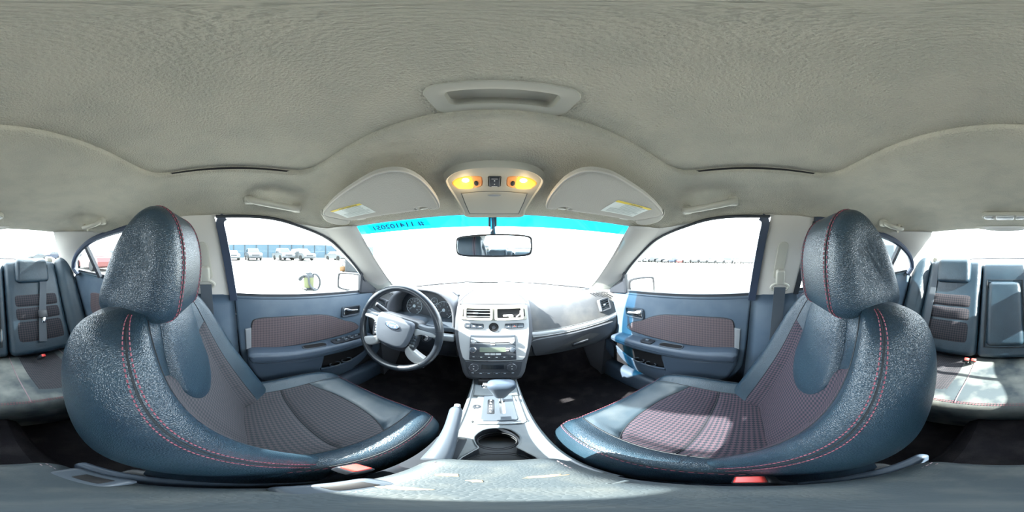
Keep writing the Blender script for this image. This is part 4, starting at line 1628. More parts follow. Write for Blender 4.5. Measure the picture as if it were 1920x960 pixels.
for cy_, rr2 in ((0.303, 0.036), (0.205, 0.042)):
    for dz in (-0.03, -0.05):
        mb.add(g_tube([cz(rr2 * 1.03 * math.cos(2 * math.pi * k / 28), cy_ + rr2 * 1.03 * math.sin(2 * math.pi * k / 28), dz) for k in range(28)], 0.0015, 5, closed=True))
mb.build('well_ridge', 'seam_dark', wl)
for s in (-1, 1):
    mb = MB()
    mb.add(g_tube([cz(s * a, b, 0.001) for a, b in ((0.079, 0.62), (0.081, 0.45), (0.084, 0.30), (0.087, 0.12))], 0.003, 8))
    mb.build('edge_bead', 'silver_dull', cc)
# open cubby under the stack
mb = MB()
mb.add(g_box((KX, 0.60, -0.582), (0.12, 0.03, 0.03)))
mb.build('cubby', 'black', cc, smooth=False)
mb = MB()
mb.add(g_prism([(-0.070, 0.515), (0.074, 0.515), (0.076, 0.585), (-0.072, 0.585)], cz, 0.0, 0.012, 0.005))
mb.build('cubby_lip', 'console_plastic', cc, smooth=False)
# shifter plate
GX = 0.008
mb = MB()
mb.add(g_prism(smooth2d(rrect(0.128, 0.168, 0.018, 4, GX, 0.447), 60), cz, -0.001, 0.004, 0.002))
bz = mb.build('shifter_bezel', 'silver_dull', cc)
bz['label'] = 'silver shifter bezel'
slot = rrect(0.016, 0.085, 0.007, 4, GX + 0.010, 0.455)
go = rrect(0.090, 0.146, 0.010, 4, GX, 0.450)
mb = MB()
mb.add(g_plate([(lerp(GX, a, 0.97), lerp(0.45, b, 0.97)) for a, b in go], [slot], cz, 0.010))
mb.add(g_loft([[cz(lerp(GX, a, k), lerp(0.45, b, k), d) for a, b in go] for k, d in ((1.0, 0.0), (1.0, 0.008), (0.97, 0.010))], cap=False))
mb.add(g_wall(slot, cz, 0.010, -0.004, 1.0))
sp_ = mb.build('shifter_plate', 'grey_plastic', cc, sharp=45)
mb = MB()
mb.add(g_prism(rrect(0.018, 0.080, 0.004, 3, GX - 0.022, 0.452), cz, 0.010, 0.0115, 0.0005))
mb.build('gear_window', 'black_gloss', cc, smooth=False)
for k, ch in enumerate('PRNDL'):
    text('gear_letter', ch, frame3(cz(GX - 0.022, 0.484 - 0.015 * k, 0.0120), (1, 0, 0), (0, 1, 0.05)), 0.012, 'white_print', sp_, 0.0002)
mb = MB()
mb.add(g_dome(frame3(cz(-0.052, 0.455, 0.0), (1, 0, 0), (0, 1, 0)), [(0.013, 0.0), (0.012, 0.004), (0.009, 0.005), (0.0005, 0.0035)], 20))
mb.build('power_socket_cap', 'dark_plastic', cc)
# rear half of the console under the armrest
mb = MB()
mb.add(g_rbox((KX, 0.0, -0.715), (0.165, 0.28, 0.27), 0.03, 3))
mb.build('rear_box', 'door_plastic', cc)

# ---- gear lever
t = thing('gear_shifter', cz(GX + 0.010, 0.49, 0), 'dark gear lever with wide handle and chrome release button', 'gear lever')
mb = MB()
mb.add(g_tube([cz(GX + 0.010, 0.488, -0.01), cz(GX + 0.008, 0.482, 0.05), cz(GX + 0.006, 0.478, 0.09)], [0.009, 0.008, 0.009], 10))
mb.build('shaft', 'chrome', t)
rings = []
KY = 0.475
for (z, hx, hy, x0) in ((0.060, 0.013, 0.012, 0.0), (0.075, 0.020, 0.016, 0.0), (0.095, 0.026, 0.019, 0.001), (0.115, 0.034, 0.022, 0.002), (0.130, 0.040, 0.024, 0.003), (0.142, 0.041, 0.024, 0.003), (0.152, 0.036, 0.019, 0.003), (0.157, 0.022, 0.010, 0.003)):
    rings.append([cz(GX + 0.006 + x0 + hx * (abs(math.cos(a)) ** 0.6) * (1 if math.cos(a) > 0 else -1), KY - z * 0.08 + hy * (abs(math.sin(a)) ** 0.6) * (1 if math.sin(a) > 0 else -1), z) for a in [2 * math.pi * k / 28 for k in range(28)]])
S_ = Surf([[tuple(p) for p in r_] for r_ in rings])
v, f = S_.body(40, 24)
mesh_obj('handle', v, f, 'door_plastic', t)
mb = MB()
mb.add(g_rbox(cz(GX - 0.038, KY - 0.01, 0.135), (0.020, 0.022, 0.018), 0.006, 2))
mb.build('release_button', 'chrome', t)

# ---- parking brake
t = thing('parking_brake', (-0.07, 0.2, -0.60), 'grey parking brake lever beside the cup holders', 'parking brake')
rings = []
A0, A1 = Vector((-0.062, 0.165, -0.545)), Vector((-0.084, 0.372, -0.515))
for k, (t_, ra) in enumerate(((0.0, 0.020), (0.1, 0.021), (0.35, 0.019), (0.6, 0.0175), (0.85, 0.0185), (0.95, 0.018), (1.0, 0.012))):
    p = A0.lerp(A1, t_)
    rings.append([(p.x + ra * 0.85 * math.cos(a), p.y, p.z + ra * math.sin(a)) for a in [2 * math.pi * j / 16 for j in range(16)]])
v, f = Surf(rings).body(24, 24)
mesh_obj('grip', v, f, 'grey_plastic', t)
mb = MB()
mb.add(mk_cyl(A1 + Vector((0, 0.006, 0.001)), (A1 - A0), 0.008, 0.018, 14))
mb.build('release_button', 'silver', t)
mb = MB()
mb.add(g_loft([[(-0.073 + a, b, z) for a, b in rrect(0.046 * k, 0.17 * k, 0.012, 3, 0, 0.2)] for k, z in ((1.25, -0.64), (1.15, -0.61), (0.95, -0.575), (0.8, -0.55))]))
mb.build('boot', 'dark_plastic', t)

# ---- armrest lid
t = thing('armrest', (KX, 0.0, -0.58), 'worn grey leather armrest with cracked peeling top between the front seats', 'armrest')
v, f = g_rbox((0, 0, 0), (0.160, 0.325, 0.085), 0.028, 4, 6)
vv = []
for p in v:
    q = Vector(p)
    q.z += 0.004 * math.cos(q.y * 9) - 0.35 * max(0, abs(q.x) - 0.04) * 0.25
    q.x *= 1 - 0.10 * max(0, q.y / 0.16)
    vv.append(q + Vector((KX - 0.004, 0.008, -0.541)))
ar = mesh_obj('pad', vv, f, 'armrest_leather', t)
for s in (-1, 1):
    for dx in (0.0, 0.006):
        mb = dashes([(KX - 0.004 + s * (0.064 - dx) * (1 - 0.08 * max(0, y / 0.16)), y, -0.5005 - 0.002) for y in [0.008 + 0.150 * (k / 30 * 2 - 1) for k in range(31)]], 0.0008, 0.005, 0.003)
        mb.build('stitching', 'grey_thread', ar)
random.seed(11)


def flake(cx_, cy_, rx, ry, m):
    pts = []
    for k in range(14):
        a = 2 * math.pi * k / 14
        q = 0.55 + 0.6 * random.random()
        pts.append((cx_ + rx * q * math.cos(a), cy_ + ry * q * math.sin(a)))
    mb = MB()
    mb.add(g_prism(pts, lambda a, b, d: (KX + a, b, -0.4945 + 0.004 * (math.cos((b - 0.008) * 9) - 1) - 0.0875 * max(0, abs(a + 0.004) - 0.04) + d), -0.003, 0.0005, 0.0))
    o = mb.build('worn_patch', m, ar, smooth=False)
    o['label'] = 'tan patch where the cover has peeled'
    return o


flake(-0.040, 0.110, 0.010, 0.006, 'tan_foam')
flake(0.026, 0.104, 0.020, 0.004, 'tan_foam')
flake(-0.046, 0.062, 0.015, 0.005, 'tan_foam')
flake(-0.018, 0.095, 0.006, 0.004, 'tan_foam')
for k in range(9):
    mb = MB()
    x0, y0 = -0.05 + 0.10 * random.random(), 0.05 + 0.085 * random.random()
    pth = [(KX + x0 + 0.006 * j * random.choice((0.6, 1.2)), y0 + 0.004 * random.uniform(-1, 1), -0.4965 + 0.004 * (math.cos(y0 * 9) - 1) - 0.0875 * max(0, abs(x0 + 0.006 * j) - 0.04)) for j in range(5)]
    mb.add(g_tube(pth, [0.0008, 0.0022, 0.002, 0.0022, 0.0008], 6))
    mb.build('crack_fold', 'armrest_leather', ar)
for (x0, y0) in ((-0.062, 0.045), (-0.066, -0.085)):
    mb = MB()
    mb.add(g_rbox((KX + x0 - 0.006, y0, -0.507), (0.034, 0.065, 0.022), 0.009, 3))
    lt = mb.build('latch', 'grey_plastic', t)
    mb = MB()
    mb.add(g_rbox((KX + x0 - 0.006, y0 + 0.006, -0.4965), (0.014, 0.028, 0.004), 0.0015, 1))
    mb.build('latch_slot', 'black', lt)

# ================================================================ FRONT SEATS
def front_seat(cx, dy, label, lean=0.0, seat_m='weave', trim_m='leather', worn=0.0):
    t = thing('front_seat', (cx, 0.15 + dy, -0.9), label, 'car seat', 'front bucket seats')
    # ---- backrest
    rows = [(-0.68, 0.11, -0.06, 0.19, 0.07), (-0.60, 0.092, -0.095, 0.232, 0.088), (-0.47, 0.036, -0.158, 0.253, 0.080), (-0.34, -0.028, -0.214, 0.256, 0.064),
            (-0.235, -0.080, -0.255, 0.247, 0.044), (-0.165, -0.118, -0.268, 0.226, 0.022), (-0.125, -0.146, -0.262, 0.195, 0.008), (-0.108, -0.170, -0.232, 0.150, 0.0), (-0.104, -0.19, -0.215, 0.08, 0.0)]
    rings = []
    for z, F, B, wd, rec in rows:
        C = F - rec
        half_ = [(0.0, C), (0.28, C + 0.002), (0.48, C + 0.006), (0.62, F - rec * 0.35), (0.76, F + 0.010), (0.89, F - 0.004), (0.99, F * 0.66 + B * 0.34), (1.0, F * 0.30 + B * 0.70), (0.93, B + 0.012), (0.6, B - 0.008), (0.0, B - 0.012)]
        r_ = [(cx + a * wd, b + dy, z) for a, b in half_] + [(cx - a * wd, b + dy, z) for a, b in reversed(half_[1:-1])]
        rings.append(r_)
    S = Surf(rings)
    n = S.n
    v, f = S.body(80, 40)
    back = mesh_obj('backrest', v, f, trim_m, t)

    def patch(name, u0, u1, nu, vlo, vhi, nv, off, m, parent, Sx=S, puff=0.0, th=0.006):
        """piece of trim lying on the surface; vlo/vhi may be functions of 0..1 across"""
        def fn(a, b):
            u = lerp(u0, u1, a)
            lo = vlo(a) if callable(vlo) else vlo
            hi = vhi(a) if callable(vhi) else vhi
            vv_ = lerp(lo, hi, b)
            nr = Sx.nrm(u, vv_) * Sx.sgn
            e = min(1.0, 12 * min(a, 1 - a, b, 1 - b))
            e = e * (2 - e)
            return Sx.p(u, vv_) + nr * (off * e + puff * math.sin(math.pi * a) * math.sin(math.pi * b) + 0.0006)
        vv, ff = g_grid(fn, nu, nv)
        # UV in metres
        uv = []
        acc = {}
        for i in range(nu + 1):
            for j in range(nv + 1):
                if j == 0:
                    d = 0.0
                else:
                    d = acc[(i, j - 1)] + (vv[i * (nv + 1) + j] - vv[i * (nv + 1) + j - 1]).length
                acc[(i, j)] = d
        mid = nv // 2
        ax_ = [0.0]
        for i in range(1, nu + 1):
            ax_.append(ax_[-1] + (vv[i * (nv + 1) + mid] - vv[(i - 1) * (nv + 1) + mid]).length)
        for i in range(nu + 1):
            o0 = acc[(i, nv)]
            for j in range(nv + 1):
                uv.append((ax_[i], acc[(i, j)] - o0 * 0.0))
        return mesh_obj(name, vv, ff, m, parent, uvs=uv)

    # outward sign
    S.sgn = 1 if S.nrm(0, 3).y > 0 else -1
    # fabric insert, open at the top around a leather tongue
    patch('fabric_insert', -2.9, 2.9, 36, 0.7, lambda a: 3.45 + 0.75 * abs(2 * a - 1) ** 1.5, 20, 0.007, seat_m, back, puff=0.004)
    patch('headrest_tongue', -1.55, 1.55, 26, lambda a: 3.55 - 1.15 * math.sqrt(max(0, 1 - (2 * a - 1) ** 2)) , 6.3, 26, 0.013, trim_m, back, puff=0.012)
    for vv_ in (1.7, 2.5):
        mb = MB()
        mb.add(g_tube([S.p(lerp(-2.5, 2.5, k / 20), vv_) + S.nrm(lerp(-2.5, 2.5, k / 20), vv_) * S.sgn * 0.0075 for k in range(21)], 0.0022, 5))
        mb.build('quilt_seam', 'seam_dark', back)
    for sg in (-1, 1):
        for du, m in ((0.0, 'seam_dark'),):
            mb = MB()
            mb.add(g_tube([S.p(sg * 5.1, lerp(0.6, 7.0, k / 50)) + S.nrm(sg * 5.1, lerp(0.6, 7.0, k / 50)) * S.sgn * 0.0003 for k in range(51)], 0.0018, 5))
            mb.build('bolster_seam', m, back)
        for du in (-0.13, 0.13):
            P = [S.p(sg * (5.1 + du), lerp(0.6, 7.0, k / 90)) + S.nrm(sg * (5.1 + du), lerp(0.6, 7.0, k / 90)) * S.sgn * 0.0006 for k in range(91)]
            dashes(P, 0.0011, 0.0055, 0.0035).build('stitching', 'red_thread', back)
        mb = MB()
        mb.add(g_tube([S.p(sg * 2.9, lerp(1.0, 6.4, k / 40)) + S.nrm(sg * 2.9, lerp(1.0, 6.4, k / 40)) * S.sgn * 0.0003 for k in range(41)], 0.0016, 5))
        mb.build('panel_seam', 'seam_dark', back)
    # ---- cushion
    rows = [(-0.09, -0.640, 0.040, 0.225, -0.79), (0.0, -0.640, 0.048, 0.242, -0.79), (0.13, -0.628, 0.050, 0.250, -0.79), (0.25, -0.612, 0.042, 0.252, -0.79),
            (0.335, -0.602, 0.026, 0.250, -0.785), (0.385, -0.605, 0.014, 0.243, -0.78), (0.413, -0.622, 0.006, 0.232, -0.775), (0.424, -0.655, 0.0, 0.222, -0.77), (0.418, -0.70, -0.01, 0.212, -0.76), (0.40, -0.735, -0.01, 0.19, -0.755)]
    rings = []
    for y, zc, bol, wd, zb in rows:
        half_ = [(0.0, zc), (0.30, zc + 0.002), (0.54, zc + 0.006), (0.70, zc + bol * 0.75), (0.83, zc + bol + 0.006), (0.94, zc + bol - 0.014), (1.0, zc - 0.045), (0.985, lerp(zc, zb, 0.66)), (0.93, zb), (0.5, zb), (0.0, zb)]
        bow = 0.0
        r_ = [(cx + a * wd, y + dy - (0.030 * a ** 2 if y > 0.2 else 0), z) for a, z in half_] + [(cx - a * wd, y + dy - (0.030 * a ** 2 if y > 0.2 else 0), z) for a, z in reversed(half_[1:-1])]
        rings.append(r_)
    C = Surf(rings)
    v, f = C.body(80, 44)
    cush = mesh_obj('cushion', v, f, trim_m, t)
    C.sgn = 1 if C.nrm(0, 2).z > 0 else -1
    patch('fabric_insert', -2.75, 2.75, 30, 0.75, 2.15, 14, 0.006, seat_m, cush, Sx=C, puff=0.004)
    patch('fabric_insert', -2.75, 2.75, 30, 2.15, lambda a: 3.15 + 0.5 * math.sin(math.pi * a), 12, 0.006, seat_m, cush, Sx=C, puff=0.004)
    patch('thigh_pad', -2.75, 2.75, 30, lambda a: 3.15 + 0.5 * math.sin(math.pi * a), 5.2, 14, 0.005, 'leather_worn', cush, Sx=C, puff=0.003)
    for sg in (-1, 1):
        P = [C.p(sg * 4.65, lerp(0.4, 6.0, k / 80)) + C.nrm(sg * 4.65, lerp(0.4, 6.0, k / 80)) * C.sgn * 0.0004 for k in range(81)]
        MB().add(g_tube(P, 0.0016, 5)).build('bolster_seam', 'seam_dark', cush)
        P = [C.p(sg * 4.78, lerp(0.4, 6.0, k / 80)) + C.nrm(sg * 4.78, lerp(0.4, 6.0, k / 80)) * C.sgn * 0.0006 for k in range(81)]
        dashes(P, 0.0010, 0.0055, 0.0035).build('stitching', 'red_thread', cush)
        P = [C.p(sg * 2.75, lerp(0.6, 5.4, k / 60)) + C.nrm(sg * 2.75, lerp(0.6, 5.4, k / 60)) * C.sgn * 0.0004 for k in range(61)]
        MB().add(g_tube(P, 0.0018, 5)).build('panel_seam', 'seam_dark', cush)
    for vf in (lambda a: 2.15, lambda a: 3.15 + 0.5 * math.sin(math.pi * a)):
        P = [C.p(lerp(-2.75, 2.75, k / 40), vf(k / 40)) + C.nrm(lerp(-2.75, 2.75, k / 40), vf(k / 40)) * C.sgn * 0.0014 for k in range(41)]
        MB().add(g_tube(P, 0.0020, 5)).build('cross_seam', 'seam_dark', cush)
    P = [C.p(lerp(-4.6, 4.6, k / 60), 6.0) + C.nrm(lerp(-4.6, 4.6, k / 60), 6.0) * C.sgn * 0.0006 for k in range(61)]
    dashes(P, 0.0010, 0.0055, 0.0035).build('stitching', 'red_thread', cush)
    # ---- headrest
    hp = [(-0.118, -0.128), (-0.103, -0.075), (-0.098, -0.01), (-0.106, 0.045), (-0.124, 0.085), (-0.152, 0.106), (-0.186, 0.098), (-0.222, 0.062), (-0.252, 0.008), (-0.280, -0.055), (-0.298, -0.108), (-0.286, -0.140), (-0.235, -0.148), (-0.17, -0.143)]
    hc = (-0.185, -0.03)
    rings = []
    for dx, k in ((-0.116, 0.30), (-0.122, 0.55), (-0.119, 0.78), (-0.108, 0.92), (-0.085, 0.985), (-0.045, 1.0), (0, 1.0), (0.045, 1.0), (0.085, 0.985), (0.108, 0.92), (0.119, 0.78), (0.122, 0.55), (0.116, 0.30)):
        rings.append([(cx + dx * (1 - 0.10 * max(0, (z_ - 0.0) / 0.1)), hc[0] + (y_ - hc[0]) * k + dy, hc[1] + (z_ - hc[1]) * k) for y_, z_ in hp])
    H = Surf(rings)
    v, f = H.body(56, 48)
    hr = mesh_obj('headrest', v, f, 'leather', t)
    H.sgn = 1 if H.nrm(2, 6).y > 0 else -1
    for sg in (4.35, 7.65):
        P0 = [(lerp(-3.2, 8.2, k / 90), sg) for k in range(91)]
        MB().add(g_tube([H.p(*q) + H.nrm(*q) * H.sgn * 0.0002 for q in P0], 0.0022, 5)).build('seam', 'seam_dark', hr)
        for dv in (-0.17, 0.17):
            P = [H.p(u, q + dv) + H.nrm(u, q + dv) * H.sgn * 0.0006 for u, q in P0]
            dashes(P, 0.0013, 0.006, 0.0035).build('stitching', 'red_thread', hr)
    for sg in (-1, 1):
        mb = MB()
        mb.add(g_tube([(cx + sg * 0.07, -0.205 + dy, -0.10), (cx + sg * 0.07, -0.20 + dy, -0.16)], 0.006, 10))
        mb.build('post', 'chrome', t)
        mb = MB()
        mb.add(g_rbox((cx + sg * 0.07, -0.195 + dy, -0.112), (0.040, 0.036, 0.022), 0.006, 2))
        mb.build('post_guide', 'dark_plastic', t)
    # ---- base
    for sg in (-1, 1):
        mb = MB()
        mb.add(g_rbox((cx + sg * 0.21, 0.10 + dy, -0.87), (0.04, 0.46, 0.18), 0.012, 1))
        mb.build('base_rail', 'dark_plastic', t)
    for sg in (-1, 1):
        mb = MB()
        mb.add(g_rbox((cx + sg * 0.242, 0.02 + dy, -0.745), (0.022, 0.40, 0.10), 0.010, 2))
        mb.build('side_shield', 'door_plastic', t)
    return t, S, C


front_seat(-0.365, 0.0, 'black leather driver seat with red stitching behind the steering wheel', seat_m='weave_dusty')
front_seat(0.365, -0.05, 'black leather front passenger seat with red stitching and woven insert', seat_m='weave')

# buckles beside the tunnel
for (x, y, z, lb) in ((-0.116, 0.100, -0.575, 'red button seat belt buckle by the driver seat'), (0.118, -0.005, -0.60, 'red button seat belt buckle by the front passenger seat')):
    t = thing('belt_buckle', (x, y, z - 0.1), lb, 'belt buckle', 'seat belt buckles')
    fr = frame3((x, y, z), (0.2, 1, 0.1), (-0.9, 0.2, 0.5) if x < 0 else (0.9, 0.1, 0.5))
    mb = MB()
    mb.add(g_rbox((0, 0, 0), (0.032, 0.030, 0.026), 0.006, 2), Matrix.Translation((x, y, z)) @ Matrix.Rotation(R(-20), 4, 'X'))
    mb.add(g_tube([(x, y, z), (x, y - 0.03, z - 0.14)], [0.013, 0.010], 8))
    mb.build('housing', 'dark_plastic', t)
    mb = MB()
    mb.add(g_rbox((0, 0, 0), (0.024, 0.024, 0.008), 0.003, 2), Matrix.Translation((x, y + 0.004, z + 0.0125)) @ Matrix.Rotation(R(-20), 4, 'X'))
    tag(mb.build('release_button', 'red_plastic', t), 'red release button')

# ================================================================ REAR SEAT
BL = Vector((0, -0.27, 0.57)).normalized()     # backrest direction upward
BN = Vector((0, 0.57, 0.27)).normalized()


def bk(x, s_, d):
    """rear backrest plane: x across, s_ up from the crease, d towards the front"""
    return Vector((x, -0.895, -0.615)) + BL * s_ + BN * d


def back_pad(name, x0, x1, s0, s1, th, m, parent, r=0.03, base=0.0, fn=None):
    v, f = g_rbox(((x0 + x1) / 2, (s0 + s1) / 2, base), (x1 - x0, s1 - s0, th), r, 3, 4)
    vv = []
    for p in v:
        if fn:
            p = Vector(fn(Vector(p)))
        vv.append(bk(p.x, p.y, p.z))
    return mesh_obj(name, vv, f, m, parent)


rs = thing('rear_seat', (0, -0.7, -0.95), 'dark leather rear bench seat with two low headrests and folded centre armrest', 'rear seat')
for s in (-1, 1):
    bo = back_pad('backrest', min(s * 0.155, s * 0.535), max(s * 0.155, s * 0.535), -0.02, 0.62, 0.13, 'leather', rs, 0.035)
    # woven insert made of three quilted rolls
    x0, x1 = (0.205, 0.495) if s > 0 else (-0.495, -0.205)
    for k, (a, b) in enumerate(((0.06, 0.205), (0.205, 0.29), (0.29, 0.375))):
        def fn(p, q, a=a, b=b):
            e = 0.010 * (1 - (2 * q - 1) ** 4) * min(1, 8 * min(p, 1 - p) + 0.2)
            return bk(lerp(x0, x1, p), lerp(a, b, q), 0.062 + e)
        v, f = g_grid(fn, 12, 8)
        uv = [(lerp(x0, x1, i / 12), lerp(a, b, j / 8)) for i in range(13) for j in range(9)]
        mesh_obj('woven_roll', v, f, 'weave_rear', bo, uvs=uv)
    # outer bolster by the door
    v, f = g_rbox((s * 0.598, 0.31, 0.01), (0.13, 0.66, 0.14), 0.05, 3, 4)
    vv = []
    for p in v:
        q = bk(p.x, p.y, p.z + 0.35 * max(0, abs(p.x) - 0.55))
        vv.append(q)
    mesh_obj('side_bolster', vv, f, 'leather', rs)
    # headrest
    v, f = g_rbox((0, 0, 0), (0.235, 0.075, 0.165), 0.032, 4, 3)
    vv = []
    for p in v:
        q = Vector(p)
        q.x *= 1 - 0.5 * max(0, q.z) * 0.8
        q.y += -0.25 * q.z
        vv.append(q + Vector((s * 0.340, -1.062, -0.098)))
    hr = mesh_obj('headrest', vv, f, 'leather', rs)
    for d in (-1, 1):
        MB().add(g_tube([(s * 0.335 + d * 0.06, -1.065, -0.15), (s * 0.335 + d * 0.06, -1.085, -0.20)], 0.006, 8)).build('post', 'chrome', hr)
ce = back_pad('centre_backrest', -0.150, 0.150, -0.02, 0.61, 0.12, 'leather', rs, 0.03, base=-0.01)
am = back_pad('folded_armrest', -0.105, 0.105, 0.06, 0.47, 0.13, 'leather', rs, 0.03, base=0.012)
mb = MB()
mb.add(g_tube([bk(x, s_, 0.058) for x, s_ in ((-0.113, 0.05), (0.113, 0.05), (0.113, 0.48), (-0.113, 0.48))], 0.005, 6, closed=True))
mb.build('armrest_gap', 'seam_dark', ce)
# cushion: long bench with shaped front edge
def rc(a, b):
    x = lerp(-0.65, 0.65, a)
    ax = abs(x)
    # b: 0 rear crease, ~.7 front top edge, 1 bottom of the front
    pts = [(-0.93, -0.66), (-0.88, -0.645), (-0.75, -0.648), (-0.60, -0.635), (-0.52, -0.632), (-0.478, -0.645), (-0.463, -0.685), (-0.475, -0.76), (-0.50, -0.84), (-0.52, -0.95)]
    y, z = cr(pts, b * 9)
    seat = math.exp(-((ax - 0.34) / 0.11) ** 4)
    if b < 0.6:
        z -= 0.022 * seat * min(1, (0.6 - b) * 6)
    y += (-0.020 * math.cos(x * 4.6) if b > 0.3 else 0) + (0.03 * (ax / 0.66) ** 2 * 0 if b > 0.3 else 0)
    e = max(0, ax - 0.60) / 0.06
    z -= 0.02 * e * e
    return Vector((x, y, z))


v, f = g_grid(rc, 60, 54)
cu = mesh_obj('cushion', v, f, 'leather_dusty', rs)
P = [rc(k / 160, 0.545) + Vector((0, 0.001, 0.0012)) for k in range(3, 158)]
dashes(P, 0.0012, 0.006, 0.0035).build('stitching', 'red_thread', cu)
P = [rc(k / 160, 0.565) + Vector((0, 0.001, 0.0012)) for k in range(3, 158)]
dashes(P, 0.0012, 0.006, 0.0035).build('stitching', 'red_thread', cu)
for xa in (0.38, 0.62, 0.145, 0.855):
    MB().add(g_tube([rc(xa + (0.0 if abs(xa - 0.5) < 0.2 else 0.0), lerp(0.05, 0.56, k / 20)) + Vector((0, 0, 0.0005)) for k in range(21)], 0.0025, 5)).build('panel_seam', 'grey_thread', cu)
for s in (-1, 1):
    x0, x1 = (0.66, 0.83) if s > 0 else (0.17, 0.34)
    v, f = g_grid(lambda a, b: rc(lerp(x0, x1, a), lerp(0.10, 0.40, b)) + Vector((0, 0, 0.0045 * min(1, 6 * min(a, 1 - a, b, 1 - b)))), 12, 14)
    uv = [(lerp(x0, x1, i / 12) * 1.32, lerp(0.10, 0.40, j / 14) * 0.9) for i in range(13) for j in range(15)]
    mesh_obj('woven_insert', v, f, 'weave_dusty', cu, uvs=uv)
# rear buckles
for (x, lb, dx) in ((0.195, 'pair of red buckles'.replace('pair of red buckles', 'red topped rear buckle right of the centre armrest'), 0), (0.160, 'second red topped rear buckle beside the folded armrest', 0), (-0.31, 'red topped rear buckle on the left rear cushion', 0)):
    t = thing('belt_buckle', (x, -0.83, -0.64), lb, 'belt buckle', 'seat belt buckles')
    mb = MB()
    mb.add(g_rbox((0, 0, 0), (0.030, 0.022, 0.055), 0.007, 2), Matrix.Translation((x, -0.80, -0.613)) @ Matrix.Rotation(R(-35), 4, 'X') @ Matrix.Rotation(R(-18), 4, 'Y'))
    mb.build('housing', 'dark_plastic', t)
    mb = MB()
    mb.add(g_rbox((0, 0, 0.027), (0.024, 0.018, 0.008), 0.003, 1), Matrix.Translation((x, -0.80, -0.613)) @ Matrix.Rotation(R(-35), 4, 'X') @ Matrix.Rotation(R(-18), 4, 'Y'))
    tag(mb.build('release_button', 'red_plastic', t), 'red release button')
# rear left belt hanging over the seat
t = thing('seat_belt', bk(-0.40, 0.55, 0.07), 'rear seat belt lying down the left rear backrest with its latch plate', 'seat belt', 'seat belts')
P = smooth_path([tuple(bk(-0.45, 0.60, 0.03)), tuple(bk(-0.43, 0.585, 0.068)), tuple(bk(-0.40, 0.40, 0.078)), tuple(bk(-0.365, 0.22, 0.082)), tuple(bk(-0.34, 0.06, 0.085))], 24)
MB().add(g_ribbon(P, (1, 0, 0), 0.046, 0.0025)).build('webbing', 'webbing', t)
mb = MB()
mb.add(g_rbox((0, 0, 0), (0.058, 0.05, 0.014), 0.006, 2), frame3(bk(-0.368, 0.235, 0.088), (1, 0, 0), BL))
mb.build('latch_plate', 'dark_plastic', t)
mb = MB()
mb.add(g_rbox((0, -0.04, 0.0), (0.026, 0.035, 0.004), 0.0015, 1), frame3(bk(-0.368, 0.235, 0.088), (1, 0, 0), BL))
mb.build('latch_tongue', 'chrome', t)
# rear right belt
t = thing('seat_belt', bk(0.47, 0.55, 0.07), 'rear seat belt running down beside the right rear bolster', 'seat belt', 'seat belts')
P = smooth_path([tuple(bk(0.50, 0.62, 0.0)), tuple(bk(0.475, 0.60, 0.066)), tuple(bk(0.470, 0.40, 0.072)), tuple(bk(0.465, 0.10, 0.085))], 20)
MB().add(g_ribbon(P, (1, 0, 0), 0.040, 0.0025)).build('webbing', 'webbing', t)

# ================================================================ FRONT SEAT BELTS
for s, lb in ((-1, 'driver'), (1, 'front passenger')):
    t = thing('seat_belt', (s * 0.66, -0.12, -0.7), '%s seat belt hanging from its pillar loop' % lb, 'seat belt', 'seat belts')
    zr = -0.108 if s < 0 else -0.120
    C_ = Vector((s * 0.640, -0.122, zr))
    fr = frame3(C_, (0, 1, 0), (s * -0.30, 0, 1))
    mb = MB()
    mb.add(g_tube([fr @ Vector((0.034 * math.cos(q) * (1.0), 0.017 * math.sin(q) - 0.004, (-1 if s > 0 else 1) * 0.006)) for q in [2 * math.pi * k / 28 for k in range(28)]], 0.0062, 8, closed=True))
    mb.build('pillar_loop', 'trim_grey_smooth', t)
    mb = MB()
    mb.add(g_prism(rrect(0.034, 0.062, 0.010, 4, 0, 0.040), lambda a, b, d: fr @ Vector((a, b, (-d if s > 0 else d))), -0.004, 0.016, 0.006))
    mb.build('bolt_cover', 'trim_grey_smooth', t)
    Pth = smooth_path([(s * 0.632, -0.122, zr - 0.006), (s * 0.655, -0.112, -0.30), (s * 0.662, -0.098, -0.50), (s * 0.664, -0.085, -0.74)], 20)
    MB().add(g_ribbon(Pth, (0, 1, 0), 0.046, 0.0028)).build('webbing', 'webbing', t)
    mb = MB()
    mb.add(g_rbox((s * 0.66, -0.09, -0.60), (0.012, 0.014, 0.010), 0.003, 1))
    mb.build('stop_button', 'dark_plastic', t)

